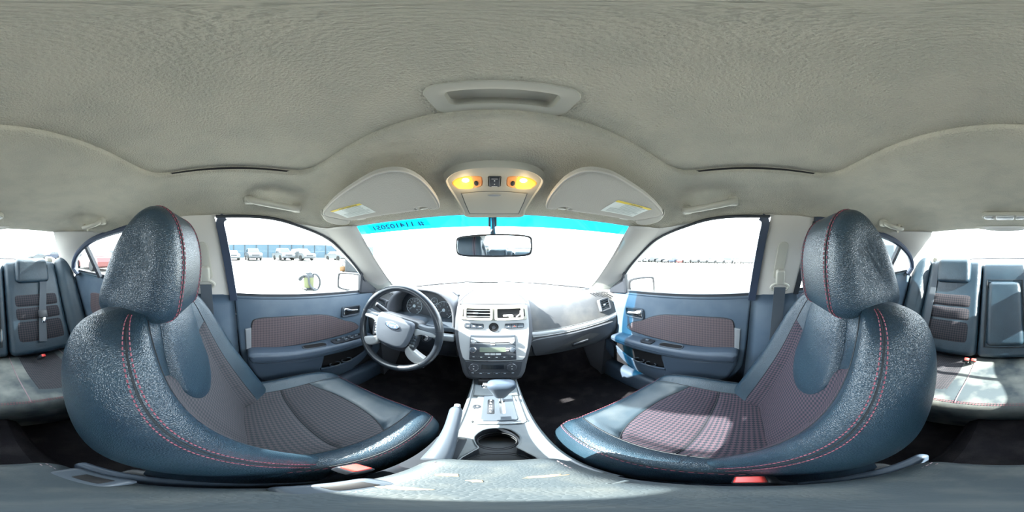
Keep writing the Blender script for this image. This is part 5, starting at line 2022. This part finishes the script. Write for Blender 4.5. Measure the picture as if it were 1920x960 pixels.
# ================================================================ DOORS
def front_door(s, label):
    t = thing('car_door', (s * 0.72, 0.4, -0.85), label, 'car door', 'front doors')
    X = lambda d: s * (0.762 - d)
    ol = [(-0.012, -0.178), (0.15, -0.186), (0.35, -0.198), (0.55, -0.211), (0.70, -0.224), (0.86, -0.244), (0.88, -0.30), (0.88, -0.50), (0.87, -0.68), (0.80, -0.745), (0.60, -0.775), (0.40, -0.780),
          (0.25, -0.765), (0.14, -0.725), (0.07, -0.66), (0.03, -0.57), (0.012, -0.45), (0.0, -0.30)]
    mb = MB()
    mb.add(g_prism(ol, lambda a, b, d: (X(d), a, b), 0.0, 0.062, 0.012))
    panel = mb.build('panel', 'door_vinyl', t, sharp=60)
    # fabric insert with raised border
    if s < 0:
        ins = [(0.065, -0.315), (0.085, -0.288), (0.16, -0.284), (0.30, -0.292), (0.40, -0.305), (0.47, -0.33), (0.54, -0.37), (0.62, -0.41), (0.62, -0.455), (0.30, -0.452), (0.075, -0.445), (0.062, -0.42)]
    else:
        ins = [(0.065, -0.315), (0.085, -0.288), (0.16, -0.284), (0.30, -0.292), (0.40, -0.305), (0.47, -0.33), (0.54, -0.37), (0.62, -0.41), (0.62, -0.455), (0.30, -0.452), (0.075, -0.445), (0.062, -0.42)]
    ins = smooth2d(ins, 60)
    c = (sum(p[0] for p in ins) / 60, sum(p[1] for p in ins) / 60)
    mb = MB()
    mb.add(g_prism(ins, lambda a, b, d: (X(d), a, b), 0.055, 0.067, 0.003))
    ip = mb.build('insert', 'weave_door', t, smooth=False)
    ul = ip.data.uv_layers.new(name='UVMap')
    for li, l in enumerate(ip.data.loops):
        co = ip.data.vertices[l.vertex_index].co
        ul.data[li].uv = (co.y, co.z)
    tag(ip, 'dull red woven fabric insert')
    mb = MB()
    mb.add(g_tube([(X(0.062), a, b) for a, b in ins], 0.0035, 6, closed=True))
    mb.build('insert_border', 'seam_dark', ip)
    # armrest shelf + lower bulge
    arm = [(0.055, -0.440), (0.20, -0.450), (0.40, -0.466), (0.60, -0.487), (0.70, -0.500), (0.725, -0.520), (0.70, -0.545), (0.55, -0.540), (0.30, -0.515), (0.10, -0.500), (0.055, -0.488)]
    mb = MB()
    mb.add(g_prism(smooth2d(arm, 66), lambda a, b, d: (X(d), a, b), 0.05, 0.135 if s < 0 else 0.13, 0.018))
    arm_o = mb.build('armrest', 'door_plastic', t)
    # pull cup and switch panel on the armrest top
    def at_(a, up_, inn):
        return Vector((s * (0.762 - inn), a, -0.434 - 0.085 * (a - 0.055) + up_))
    yd = Vector((0, 1, -0.085)).normalized()
    fr = frame3(at_(0.345, 0.0015, 0.098), yd, (-s, 0, 0.0) if s > 0 else (1, 0, 0))
    cupo = rrect(0.115, 0.040, 0.017, 5)
    sg = 1 if fr.to_3x3().col[2].z > 0 else -1
    mb = MB()
    mb.add(g_loft([[fr @ Vector((a * k, b * k, sg * d)) for a, b in cupo] for k, d in ((1.08, -0.012), (1.08, -0.002), (1.02, 0.001), (0.98, -0.001), (0.94, -0.008))], cap=False))
    v0 = len(mb.v)
    pc_ = mb.build('pull_cup', 'grey_plastic', arm_o)
    mb = MB()
    mb.add(g_prism([(a * 0.95, b * 0.95) for a, b in cupo], lambda a, b, d: fr @ Vector((a, b, sg * d)), -0.02, -0.0025, 0.0))
    mb.build('cup_floor', 'black', pc_, smooth=False)
    n_sw = 4 if s < 0 else 1
    y0 = 0.47
    ln = 0.20 if s < 0 else 0.07
    fr2 = frame3(at_(y0 + ln / 2 - 0.03, 0.003, 0.098), yd, (-s, 0, 0.0) if s > 0 else (1, 0, 0))
    sg2 = 1 if fr2.to_3x3().col[2].z > 0 else -1
    mb = MB()
    mb.add(g_prism(rrect(ln, 0.046, 0.012, 4), lambda a, b, d: fr2 @ Vector((a, b, sg2 * d)), -0.012, 0.001, 0.001))
    swp = mb.build('switch_panel', 'dark_plastic', arm_o)
    for k in range(n_sw):
        a0 = (-0.065 + 0.040 * k) if s < 0 else 0.0
        for b0 in ((-0.011, 0.011) if s < 0 and k in (1, 2) else (0.0,)):
            mb = MB()
            mb.add(g_rbox((a0, b0, sg2 * 0.004), (0.022, 0.014, 0.012), 0.004, 2), fr2)
            mb.build('window_switch', 'grey_plastic', swp)
    if s < 0:
        mb = MB()
        mb.add(g_dome(fr2 @ Matrix.Translation((0.085, 0, 0)) @ Matrix.Diagonal((1, 1, sg2, 1)), [(0.008, 0), (0.008, 0.010), (0.006, 0.013), (0.0005, 0.013)], 16))
        mb.build('mirror_knob', 'black', swp)
    # lower bulge and map pocket
    low = [(0.055, -0.490), (0.20, -0.505), (0.385, -0.520), (0.385, -0.62), (0.375, -0.735), (0.26, -0.735), (0.16, -0.70), (0.09, -0.63), (0.06, -0.56)]
    mb = MB()
    mb.add(g_prism(smooth2d(low, 54), lambda a, b, d: (X(d), a, b), 0.05, 0.105, 0.02))
    mb.build('lower_bulge', 'door_plastic', t)
    # pocket: a lip standing off the panel with an open top
    def lip(a, b):
        y = lerp(0.37, 0.80, a)
        zt = -0.625 - 0.035 * math.sin(math.pi * min(1, a * 1.15)) + 0.05 * max(0, a - 0.7)
        z = lerp(-0.765, zt, b)
        off = 0.105 - 0.045 * a - 0.02 * (1 - b) ** 2
        return Vector((X(off), y, z))
    v, f = g_slab(lip, 24, 8, (s * 0.008, 0, 0))
    pk = mesh_obj('map_pocket', v, f, 'door_plastic', t, sharp=50)
    MB().add(g_tube([lip(k / 24, 1.0) for k in range(25)], 0.006, 8)).build('pocket_edge', 'door_plastic', pk)
    mb = MB()
    mb.add(g_box((s * (0.762 - 0.0635), 0.58, -0.66), (0.003, 0.36, 0.19)))
    mb.build('pocket_back', 'black', t, smooth=False)
    for yy in (0.47, 0.545):
        mb = MB()
        q = Vector((X(0.078), yy, -0.69))
        mb.add(g_tube([(X(0.080) + 0.020 * math.cos(a), yy + 0.030 * math.sin(a), -0.645) for a in [2 * math.pi * k / 24 for k in range(24)]], 0.004, 6, closed=True))
        mb.build('bottle_ring', 'grey_plastic', pk)
    # inside handle
    hz = -0.318 if s < 0 else -0.330
    hf = frame3((X(0.060), 0.588, hz), (0, 1, -0.08), (0, 0.08, 1))
    sgh = 1 if (hf.to_3x3().col[2].x * -s) > 0 else -1

    def hp_(a, b, d):
        return hf @ Vector((a, b, sgh * d))
    mb = MB()
    o_, h_ = rrect(0.135, 0.062, 0.012, 4), rrect(0.118, 0.046, 0.010, 4)
    mb.add(g_loft([[hp_(a, b, 0.0) for a, b in o_], [hp_(a, b, 0.010) for a, b in o_], [hp_(a * 0.96, b * 0.93, 0.013) for a, b in o_], [hp_(a, b, 0.011) for a, b in h_], [hp_(a, b, 0.003) for a, b in h_]], cap=False))
    bzl = mb.build('handle_bezel', 'grey_plastic', t, sharp=50)
    mb = MB()
    mb.add(g_prism(h_, hp_, 0.0, 0.0035, 0.0))
    mb.build('handle_recess', 'dark_plastic', bzl, smooth=False)
    mb = MB()
    mb.add(g_prism(smooth2d([(0.045, 0.006), (0.0, 0.010), (-0.030, 0.020), (-0.055, 0.020), (-0.056, -0.016), (-0.030, -0.016), (0.0, -0.010), (0.045, -0.010)], 48), hp_, 0.006, 0.018, 0.005))
    mb.build('lever', 'chrome', bzl)
    # belt rail ledge catching the light
    mb = MB()
    mb.add(g_tube([(s * 0.708, y, belt_z(y) - 0.010) for y in (-0.01, 0.2, 0.4, 0.66, 0.84)], 0.011, 8))
    mb.build('belt_rail', 'door_vinyl', t)
    # small pull block at the rear of the insert
    mb = MB()
    mb.add(g_prism([(0.035, -0.335), (0.062, -0.330), (0.062, -0.44), (0.040, -0.45)], lambda a, b, d: (X(d), a, b), 0.055, 0.070, 0.004))
    mb.build('reflector_block', 'silver_dull', t, smooth=False)
    return t


front_door(-1, 'blue grey driver door panel with woven insert and window switch row')
front_door(1, 'blue grey front passenger door panel with woven insert and map pocket')


def rear_door(s, label):
    t = thing('car_door', (s * 0.70, -0.6, -0.85), label, 'car door', 'rear doors')

    def X(a, d):
        tt = max(0.0, min(1.0, (-a - 0.4) / 0.6))
        return s * ((0.762 - d) * (1 - 0.05 * tt))
    ol = [(-0.205, -0.165), (-0.40, -0.152), (-0.60, -0.139), (-0.80, -0.126), (-1.0, -0.112), (-1.04, -0.16), (-1.04, -0.45), (-0.95, -0.60), (-0.80, -0.75), (-0.45, -0.80), (-0.22, -0.76), (-0.20, -0.45)]
    mb = MB()
    mb.add(g_prism(ol, lambda a, b, d: (X(a, d), a, b), 0.0, 0.062, 0.012))
    mb.build('panel', 'door_vinyl', t, sharp=60)
    mb = MB()
    mb.add(g_prism(smooth2d([(-0.28, -0.27), (-0.50, -0.255), (-0.80, -0.24), (-0.84, -0.28), (-0.80, -0.40), (-0.5, -0.42), (-0.28, -0.42)], 42), lambda a, b, d: (X(a, d), a, b), 0.055, 0.068, 0.004))
    ip = mb.build('insert', 'weave_door', t, smooth=False)
    ul = ip.data.uv_layers.new(name='UVMap')
    for li, l in enumerate(ip.data.loops):
        co = ip.data.vertices[l.vertex_index].co
        ul.data[li].uv = (co.y, co.z)
    mb = MB()
    mb.add(g_prism(smooth2d([(-0.26, -0.42), (-0.60, -0.42), (-0.78, -0.43), (-0.78, -0.48), (-0.60, -0.50), (-0.26, -0.51)], 36), lambda a, b, d: (X(a, d), a, b), 0.05, 0.12, 0.015))
    mb.build('armrest', 'door_plastic', t)
    mb = MB()
    mb.add(g_tube([(X(y, 0.056), y, belt_z(y) - 0.008) for y in (-0.2, -0.45, -0.7, -1.0)], 0.011, 8))
    mb.build('belt_rail', 'door_vinyl', t)
    return t


rear_door(-1, 'dark left rear door panel behind the driver seat')
rear_door(1, 'dark right rear door panel behind the front passenger seat')

# ================================================================ DOOR MIRRORS
for s, lb, c in ((-1, 'driver side door mirror outside the left window', (-0.93, 0.775, -0.197)), (1, 'passenger side door mirror outside the right window', (0.93, 0.715, -0.225))):
    c = Vector(c)
    t = thing('door_mirror', c, lb, 'mirror', 'door mirrors')
    fr = frame3(c, (1, 0.0 * s, 0), (0, 0.05, 1))
    # turn so the glass aims at the cabin
    fr = Matrix.Translation(c) @ Matrix.Rotation(R(-s * 20), 4, 'Z') @ Matrix.Rotation(R(-4), 4, 'X') @ frame3((0, 0, 0), (1, 0, 0), (0, 0, 1))
    ol = smooth2d([(-0.105, 0.045), (-0.09, 0.068), (0.0, 0.072), (0.09, 0.062), (0.108, 0.03), (0.10, -0.045), (0.075, -0.066), (-0.02, -0.064), (-0.095, -0.052), (-0.108, -0.02)], 60)
    if s > 0:
        ol = [(-a, b) for a, b in ol]
    mb = MB()
    mb.add(g_loft([[fr @ Vector((a * k, b * k, d)) for a, b in ol] for k, d in ((0.86, 0.002), (0.93, 0.012), (1.02, 0.008), (1.03, -0.02), (0.95, -0.06), (0.7, -0.09), (0.3, -0.10))]))
    mb.build('housing', 'black', t)
    mb = MB()
    mb.add(g_prism([(a * 0.87, b * 0.84) for a, b in ol], lambda a, b, d: fr @ Vector((a, b, d)), 0.002, 0.0055, 0.0005))
    mb.build('mirror_glass', 'mirror', t, smooth=False)
    mb = MB()
    mb.add(g_tube([c + Vector((-s * 0.08, 0.04, -0.04)), Vector((s * 0.76, 0.80, -0.255))], [0.028, 0.034], 10))
    mb.build('arm', 'dark_plastic', t)

# ================================================================ OUTSIDE
mat('fence_blue', (0.038, 0.072, 0.095), 0.7)
mat('fence_post', (0.02, 0.03, 0.04), 0.7)
mat('paint_white', (0.10, 0.108, 0.11), 0.35, coat=0.3)
mat('paint_silver', (0.055, 0.062, 0.066), 0.35, metal=0.3, coat=0.3)
mat('paint_grey', (0.02, 0.023, 0.026), 0.35, coat=0.3)
mat('paint_black', (0.008, 0.010, 0.012), 0.3, coat=0.3)
mat('paint_red', (0.085, 0.012, 0.012), 0.35, coat=0.3)
mat('paint_blue', (0.010, 0.018, 0.038), 0.35, coat=0.3)
mat('car_glass', (0.012, 0.017, 0.02), 0.1, spec=0.7)
mat('tyre', (0.006, 0.006, 0.006), 0.8)
mat('lens_pale', (0.15, 0.16, 0.16), 0.2)
mat('metal_wall', (0.055, 0.080, 0.092), 0.6)
mat('metal_roof', (0.09, 0.11, 0.12), 0.6)
mat('dark_door', (0.012, 0.021, 0.028), 0.6)
mat('vac_green', (0.075, 0.085, 0.032), 0.5)
mat('vac_dark', (0.014, 0.018, 0.022), 0.5)
mat('cart_orange', (0.14, 0.07, 0.02), 0.5)


def P_at(px, d):
    """point on the lot in photo column px at distance d (metres)"""
    az = R((px - 924) * 0.1875)
    x, y = d * math.sin(az), d * math.cos(az)
    return Vector((x, y, ground(x, y)))


PROTO = {}


def car_proto(kind, paint):
    key = (kind, paint)
    if key in PROTO:
        return PROTO[key]
    parts = []
    L, W = (4.6, 1.8) if kind == 'sedan' else (5.0, 1.9)
    if kind == 'sedan':
        body = [(-2.28, 0.35), (-2.30, 0.62), (-2.20, 0.86), (-1.45, 0.95), (0.95, 0.93), (1.95, 0.80), (2.25, 0.66), (2.28, 0.35), (1.8, 0.22), (-1.8, 0.22)]
        cab = [(-1.55, 0.93, 0.80), (-0.90, 1.40, 0.58), (0.15, 1.42, 0.58), (1.05, 0.91, 0.78)]
    elif kind == 'suv':
        body = [(-2.45, 0.45), (-2.47, 0.85), (-2.40, 1.10), (-1.2, 1.12), (1.0, 1.10), (2.1, 1.02), (2.40, 0.85), (2.43, 0.42), (2.0, 0.30), (-2.0, 0.30)]
        cab = [(-2.38, 1.10, 0.86), (-2.15, 1.72, 0.70), (0.35, 1.74, 0.70), (1.15, 1.09, 0.84)]
    else:
        body = [(-2.55, 0.50), (-2.57, 0.80), (-2.55, 1.06), (-0.9, 1.08), (1.0, 1.10), (2.1, 1.04), (2.45, 0.90), (2.50, 0.45), (2.0, 0.34), (-2.0, 0.34)]
        cab = [(-0.95, 1.08, 0.86), (-0.80, 1.76, 0.72), (0.45, 1.78, 0.72), (1.15, 1.08, 0.84)]
    h = W / 2
    mb = MB()
    mb.add(g_loft([[(x, s * h * k, z if k == 1 else lerp(0.6, z, 0.97)) for x, z in body] for s, k in ((-1, 0.94), (-1, 1), (1, 1), (1, 0.94))]))
    parts.append(('body', mb, paint))
    mb = MB()
    mb.add(([(x, -w_, z) for x, z, w_ in cab] + [(x, w_, z) for x, z, w_ in cab], [(0, 1, 2, 3), (7, 6, 5, 4), (1, 5, 6, 2), (0, 4, 5, 1), (3, 2, 6, 7)]))
    parts.append(('cabin', mb, paint))

    def quad(a, b, c, d, k=0.86, out=0.012):
        a, b, c, d = map(Vector, (a, b, c, d))
        m_ = (a + b + c + d) / 4
        n_ = (b - a).cross(d - a).normalized()
        if n_.dot(m_ - Vector((0, 0, 1.2))) < 0:
            n_ = -n_
        q = [m_ + (p - m_) * k + n_ * out for p in (a, b, c, d)]
        q2 = [p - n_ * 0.03 for p in q]
        return q + q2, [(0, 1, 2, 3), (7, 6, 5, 4), (0, 4, 5, 1), (1, 5, 6, 2), (2, 6, 7, 3), (3, 7, 4, 0)]
    c3 = [[(x, s * w_, z) for x, z, w_ in cab] for s in (-1, 1)]
    parts.append(('windshield', MB().add(quad(c3[0][2], c3[1][2], c3[1][3], c3[0][3])), 'car_glass'))
    parts.append(('rear_window', MB().add(quad(c3[0][0], c3[1][0], c3[1][1], c3[0][1])), 'car_glass'))
    for i in (0, 1):
        parts.append(('side_window', MB().add(quad(*c3[i], k=0.84)), 'car_glass'))
    wr = 0.33 if kind == 'sedan' else 0.38
    for sx in (-1.35, 1.4):
        for sy in (-1, 1):
            mb = MB()
            mb.add(mk_cyl((sx, sy * (h - 0.08), wr), (0, 1, 0), wr, 0.22, 16))
            parts.append(('wheel', mb, 'tyre'))
    xb = body[7][0]
    mb = MB()
    mb.add(g_rbox((xb - 0.02, 0, 0.48), (0.14, W * 0.96, 0.22), 0.05, 1))
    parts.append(('bumper', mb, 'paint_grey' if kind != 'sedan' else paint))
    mb = MB()
    mb.add(g_rbox((xb - 0.01, 0, 0.74), (0.10, W * 0.5, 0.20), 0.03, 1))
    parts.append(('grille', mb, 'paint_black'))
    for sy in (-1, 1):
        mb = MB()
        mb.add(g_rbox((xb - 0.05, sy * W * 0.37, 0.74), (0.14, 0.34, 0.17), 0.05, 1))
        parts.append(('headlamp', mb, 'lens_pale'))
    PROTO[key] = [(nm, mb, m) for nm, mb, m in parts]
    PROTO[key] = []
    for nm, mb, m in parts:
        me = bpy.data.meshes.new(nm)
        me.from_pydata([tuple(p) for p in mb.v], [], mb.f)
        me.materials.append(MATS[m])
        PROTO[key].append((nm, me))
    return PROTO[key]


def park(kind, paint, loc, heading, label, group, simple=False, sc=1.0):
    t = thing('parked_car', loc, label, 'car', group)
    t.rotation_euler = (0, 0, heading)
    t.scale = (sc, sc, sc)
    for nm, me in car_proto(kind, paint):
        if simple and nm in ('grille', 'headlamp', 'rear_window'):
            continue
        o = bpy.data.objects.new(nm, me)
        COL.objects.link(o)
        o.parent = t
    return t


def face_cam(p, off=0.0):
    return math.atan2(-p.y, -p.x) + R(off)


GL = 'cars parked by the blue fence'
for px, d, kind, paint, off, lb in ((437, 25, 'sedan', 'paint_white', 30, 'pale damaged sedan at the far left end of the fence row'),
                                   (474, 24, 'suv', 'paint_silver', 38, 'silver sport utility car parked before the blue fence'),
                                   (530, 24.5, 'pickup', 'paint_white', 35, 'white pickup with dark front before the blue fence'),
                                   (548, 31, 'sedan', 'paint_white', 30, 'white car half hidden between two fence row vehicles'),
                                   (566, 24, 'suv', 'paint_white', 42, 'white van like car with black grille at the fence'),
                                   (631, 27, 'sedan', 'paint_white', 20, 'small white car near the end of the blue fence'),
                                   (652, 32, 'suv', 'paint_grey', 25, 'grey car beyond the windshield pillar by the fence')):
    p = P_at(px, d)
    park(kind, paint, p, R(4), lb, GL)
p = P_at(178, 12.0)
park('sedan', 'paint_red', p, face_cam(p, 205), 'red car parked behind the left rear quarter window', 'cars behind the left rear window')
for px, d, kind, paint, lb in ((203, 30, 'suv', 'paint_grey', 'grey car far off beside the red car'), (228, 37, 'sedan', 'paint_blue', 'blue car in the far row past the left rear window'),
                               (250, 31, 'suv', 'paint_silver', 'silver car in the far row past the left rear window'), (70, 34, 'sedan', 'paint_silver', 'silver car far beyond the left edge of the rear window'),
                               (98, 40, 'suv', 'paint_blue', 'dark blue car far beyond the left rear headrest'), (160, 30, 'suv', 'paint_silver', 'silver car seen far through the left quarter pane')):
    p = P_at(px, d)
    park(kind, paint, p, R(0), lb, 'cars behind the left rear window')
# long far row on the passenger side
random.seed(21)
paints = [('paint_white', 'white'), ('paint_grey', 'grey'), ('paint_black', 'black'), ('paint_silver', 'silver'), ('paint_blue', 'blue'), ('paint_black', 'black'), ('paint_grey', 'grey')]
ORD = ['first', 'second', 'third', 'fourth', 'fifth', 'sixth', 'seventh', 'eighth', 'ninth', 'tenth', 'eleventh', 'twelfth', 'thirteenth', 'fourteenth', 'fifteenth', 'sixteenth', 'seventeenth', 'eighteenth', 'nineteenth', 'twentieth']
for row, (x0, nm, n_, y0) in enumerate(((47.0, 'nearer', 19, 37.5), (54.0, 'farther', 19, 42.0))):
    for i in range(n_):
        y = y0 - 2.45 * i
        p = Vector((x0, y, ground(x0, y)))
        kind = random.choice(('sedan', 'suv', 'pickup'))
        pm, pn = paints[(i * 3 + row * 2) % 7]
        if row == 0 and i == 7:
            pm, pn = 'paint_red', 'red'
        park(kind, pm, p, R(random.choice((0, 180, 180))),
             'distant %s %s, %s from the windshield pillar in the %s passenger side row' % (pn, 'sport utility' if kind == 'suv' else kind, ORD[i], nm), 'distant rows of cars', simple=True)
# blue fence in panels
a, b = P_at(380, 38), P_at(700, 41)
t = thing('sheet_fence', (a + b) / 2, 'tall pale blue sheet metal fence behind the parked cars', 'fence')
n = 16
dirv = (b - a) / n
for k in range(n):
    p0, p1 = a + dirv * k, a + dirv * (k + 1)
    nrm = Vector((-dirv.y, dirv.x, 0)).normalized()
    for z0, z1 in ((0.02, 1.45), (1.455, 2.85)):
        mb = MB()
        q = [p0.lerp(p1, 0.015) + Vector((0, 0, z0)), p0.lerp(p1, 0.985) + Vector((0, 0, z0)), p0.lerp(p1, 0.985) + Vector((0, 0, z1)), p0.lerp(p1, 0.015) + Vector((0, 0, z1))]
        mb.add((q + [c + nrm * 0.05 for c in q], [(0, 1, 2, 3), (7, 6, 5, 4), (0, 4, 5, 1), (1, 5, 6, 2), (2, 6, 7, 3), (3, 7, 4, 0)]))
        mb.build('sheet_panel', 'fence_blue', t, smooth=False)
    mb = MB()
    mb.add(g_box(p0 + Vector((0, 0, 1.45)), (0.16, 0.16, 2.9)))
    mb.build('post', 'fence_post', t, smooth=False)

# shop vacuum
c = P_at(579, 5.0)
t = thing('shop_vacuum', c, 'yellow green tank vacuum with dark hose standing on the lot', 'vacuum cleaner')
I4 = Matrix.Translation(c)
mb = MB()
mb.add(g_dome(I4, [(0.13, 0.06), (0.15, 0.07), (0.165, 0.38), (0.168, 0.40), (0.15, 0.41)], 28))
mb.build('tank', 'vac_green', t)
mb = MB()
mb.add(g_dome(I4, [(0.170, 0.39), (0.172, 0.42), (0.165, 0.46), (0.12, 0.49), (0.11, 0.53), (0.085, 0.545), (0.005, 0.545)], 28))
mb.build('motor_head', 'vac_dark', t)
mb = MB()
mb.add(g_tube(smooth_path([tuple(c + Vector(q)) for q in ((-0.08, 0, 0.545), (-0.06, 0, 0.585), (0.06, 0, 0.585), (0.08, 0, 0.545))], 12), 0.012, 8))
mb.build('carry_handle', 'vac_dark', t)
rt_ = Vector((0.42, 0.906, 0))
cm = Vector((0.906, -0.42, 0))
hp_ = [(0.12, 0.1, 0.50), (0.24, 0.10, 0.47), (0.33, 0.08, 0.32), (0.33, 0.06, 0.14), (0.26, 0.06, 0.02), (0.15, 0.20, 0.03), (0.02, 0.19, 0.20), (-0.02, 0.185, 0.42), (-0.14, 0.12, 0.46), (-0.25, 0.1, 0.40), (-0.29, 0.08, 0.33), (-0.25, 0.08, 0.31), (-0.17, 0.1, 0.42)]
mb = MB()
mb.add(g_tube(smooth_path([tuple(c + rt_ * a_ + cm * b_ + Vector((0, 0, z_))) for a_, b_, z_ in hp_], 60), 0.032, 8))
mb.build('hose', 'vac_dark', t)
mb = MB()
mb.add(g_dome(I4, [(0.20, 0.045), (0.21, 0.06), (0.17, 0.08), (0.12, 0.075)], 24))
mb.build('dolly', 'vac_dark', t)
for k in range(4):
    a_ = R(45 + 90 * k)
    mb = MB()
    mb.add(mk_cyl(c + Vector((0.20 * math.cos(a_), 0.20 * math.sin(a_), 0.03)), (math.sin(a_), -math.cos(a_), 0), 0.03, 0.025, 14))
    mb.build('caster', 'vac_dark', t)

# dark service cart near the driver mirror
c = P_at(662, 7.4)
t = thing('service_cart', c, 'dark loaded service cart with orange engine seen above the driver mirror', 'cart')
rt_ = Vector((0.66, 0.75, 0))
cm = Vector((0.75, -0.66, 0))
FR = frame3(c, rt_, -cm)
mb = MB()
mb.add(g_rbox((0.15, 0, 0.62), (1.0, 0.8, 0.62), 0.06, 2), FR)
mb.build('box', 'vac_dark', t)
mb = MB()
mb.add(g_rbox((0.15, 0, 0.28), (1.3, 0.85, 0.07), 0.02, 1), FR)
mb.build('deck', 'fence_post', t)
for sx in (-0.3, 0.6):
    for sy in (-0.4, 0.4):
        mb = MB()
        mb.add(mk_cyl(FR @ Vector((sx, sy, 0.18)), FR.to_3x3() @ Vector((0, 1, 0)), 0.18, 0.12, 16))
        mb.build('wheel', 'tyre', t)
mb = MB()
mb.add(g_rbox((-0.48, 0.1, 0.44), (0.26, 0.40, 0.24), 0.05, 2), FR)
mb.build('engine', 'cart_orange', t)
mb = MB()
mb.add(g_tube([FR @ Vector(q) for q in ((-0.45, 0, 0.55), (-0.52, 0, 0.72), (-0.44, 0, 0.82), (-0.38, 0, 0.70))], 0.035, 8))
mb.build('exhaust', 'lens_pale', t)

# big gabled metal building on the passenger side rear
c = P_at(1655, 60)
t = thing('metal_building', c, 'large pale blue gabled metal building seen through the right rear window', 'building')
u = Vector((math.cos(R((1655 - 924) * 0.1875)), -math.sin(R((1655 - 924) * 0.1875)), 0))      # to the right in view
dv = Vector((u.y, -u.x, 0))
if dv.dot(c) < 0:
    dv = -dv
B0 = c - u * 8.5
gab = [(-1.0, -1), (17.0, -1), (17.0, 7.2), (8.0, 10.6), (-1.0, 7.0)]
mb = MB()
mb.add(g_loft([[B0 + u * a_ + dv * d_ + Vector((0, 0, z_)) for a_, z_ in gab] for d_ in (0, 26)]))
mb.build('wall', 'metal_wall', t, smooth=False)
mb = MB()
for (a0, z0, a1, z1) in ((-1.4, 6.95, 8.0, 10.75), (8.0, 10.75, 17.4, 7.15)):
    q = [B0 + u * a0 + dv * -0.4 + Vector((0, 0, z0)), B0 + u * a1 + dv * -0.4 + Vector((0, 0, z1)), B0 + u * a1 + dv * 26.4 + Vector((0, 0, z1)), B0 + u * a0 + dv * 26.4 + Vector((0, 0, z0))]
    mb.add((q + [p_ + Vector((0, 0, 0.25)) for p_ in q], [(3, 2, 1, 0), (4, 5, 6, 7), (0, 1, 5, 4), (1, 2, 6, 5), (2, 3, 7, 6), (3, 0, 4, 7)]))
mb.build('roof', 'metal_roof', t, smooth=False)
for (a0, a1, z1, m, nm) in ((1.0, 6.0, 5.6, 'metal_roof', 'roller_door'), (8.2, 12.6, 6.0, 'dark_door', 'open_bay')):
    mb = MB()
    mb.add(g_box((0, 0, 0), (a1 - a0, 0.16, z1 + 1)), frame3(B0 + u * (a0 + a1) / 2 + Vector((0, 0, (z1 - 1) / 2)), u, dv))
    dr_ = mb.build(nm, m, t, smooth=False)
    if nm == 'roller_door':
        for k in range(6):
            mb = MB()
            mb.add(g_box((0, 0, 0), (a1 - a0, 0.10, 0.06)), frame3(B0 + u * (a0 + a1) / 2 - dv * 0.1 + Vector((0, 0, 0.9 * k + 0.4)), u, dv))
            mb.build('rib', 'metal_wall', dr_, smooth=False)
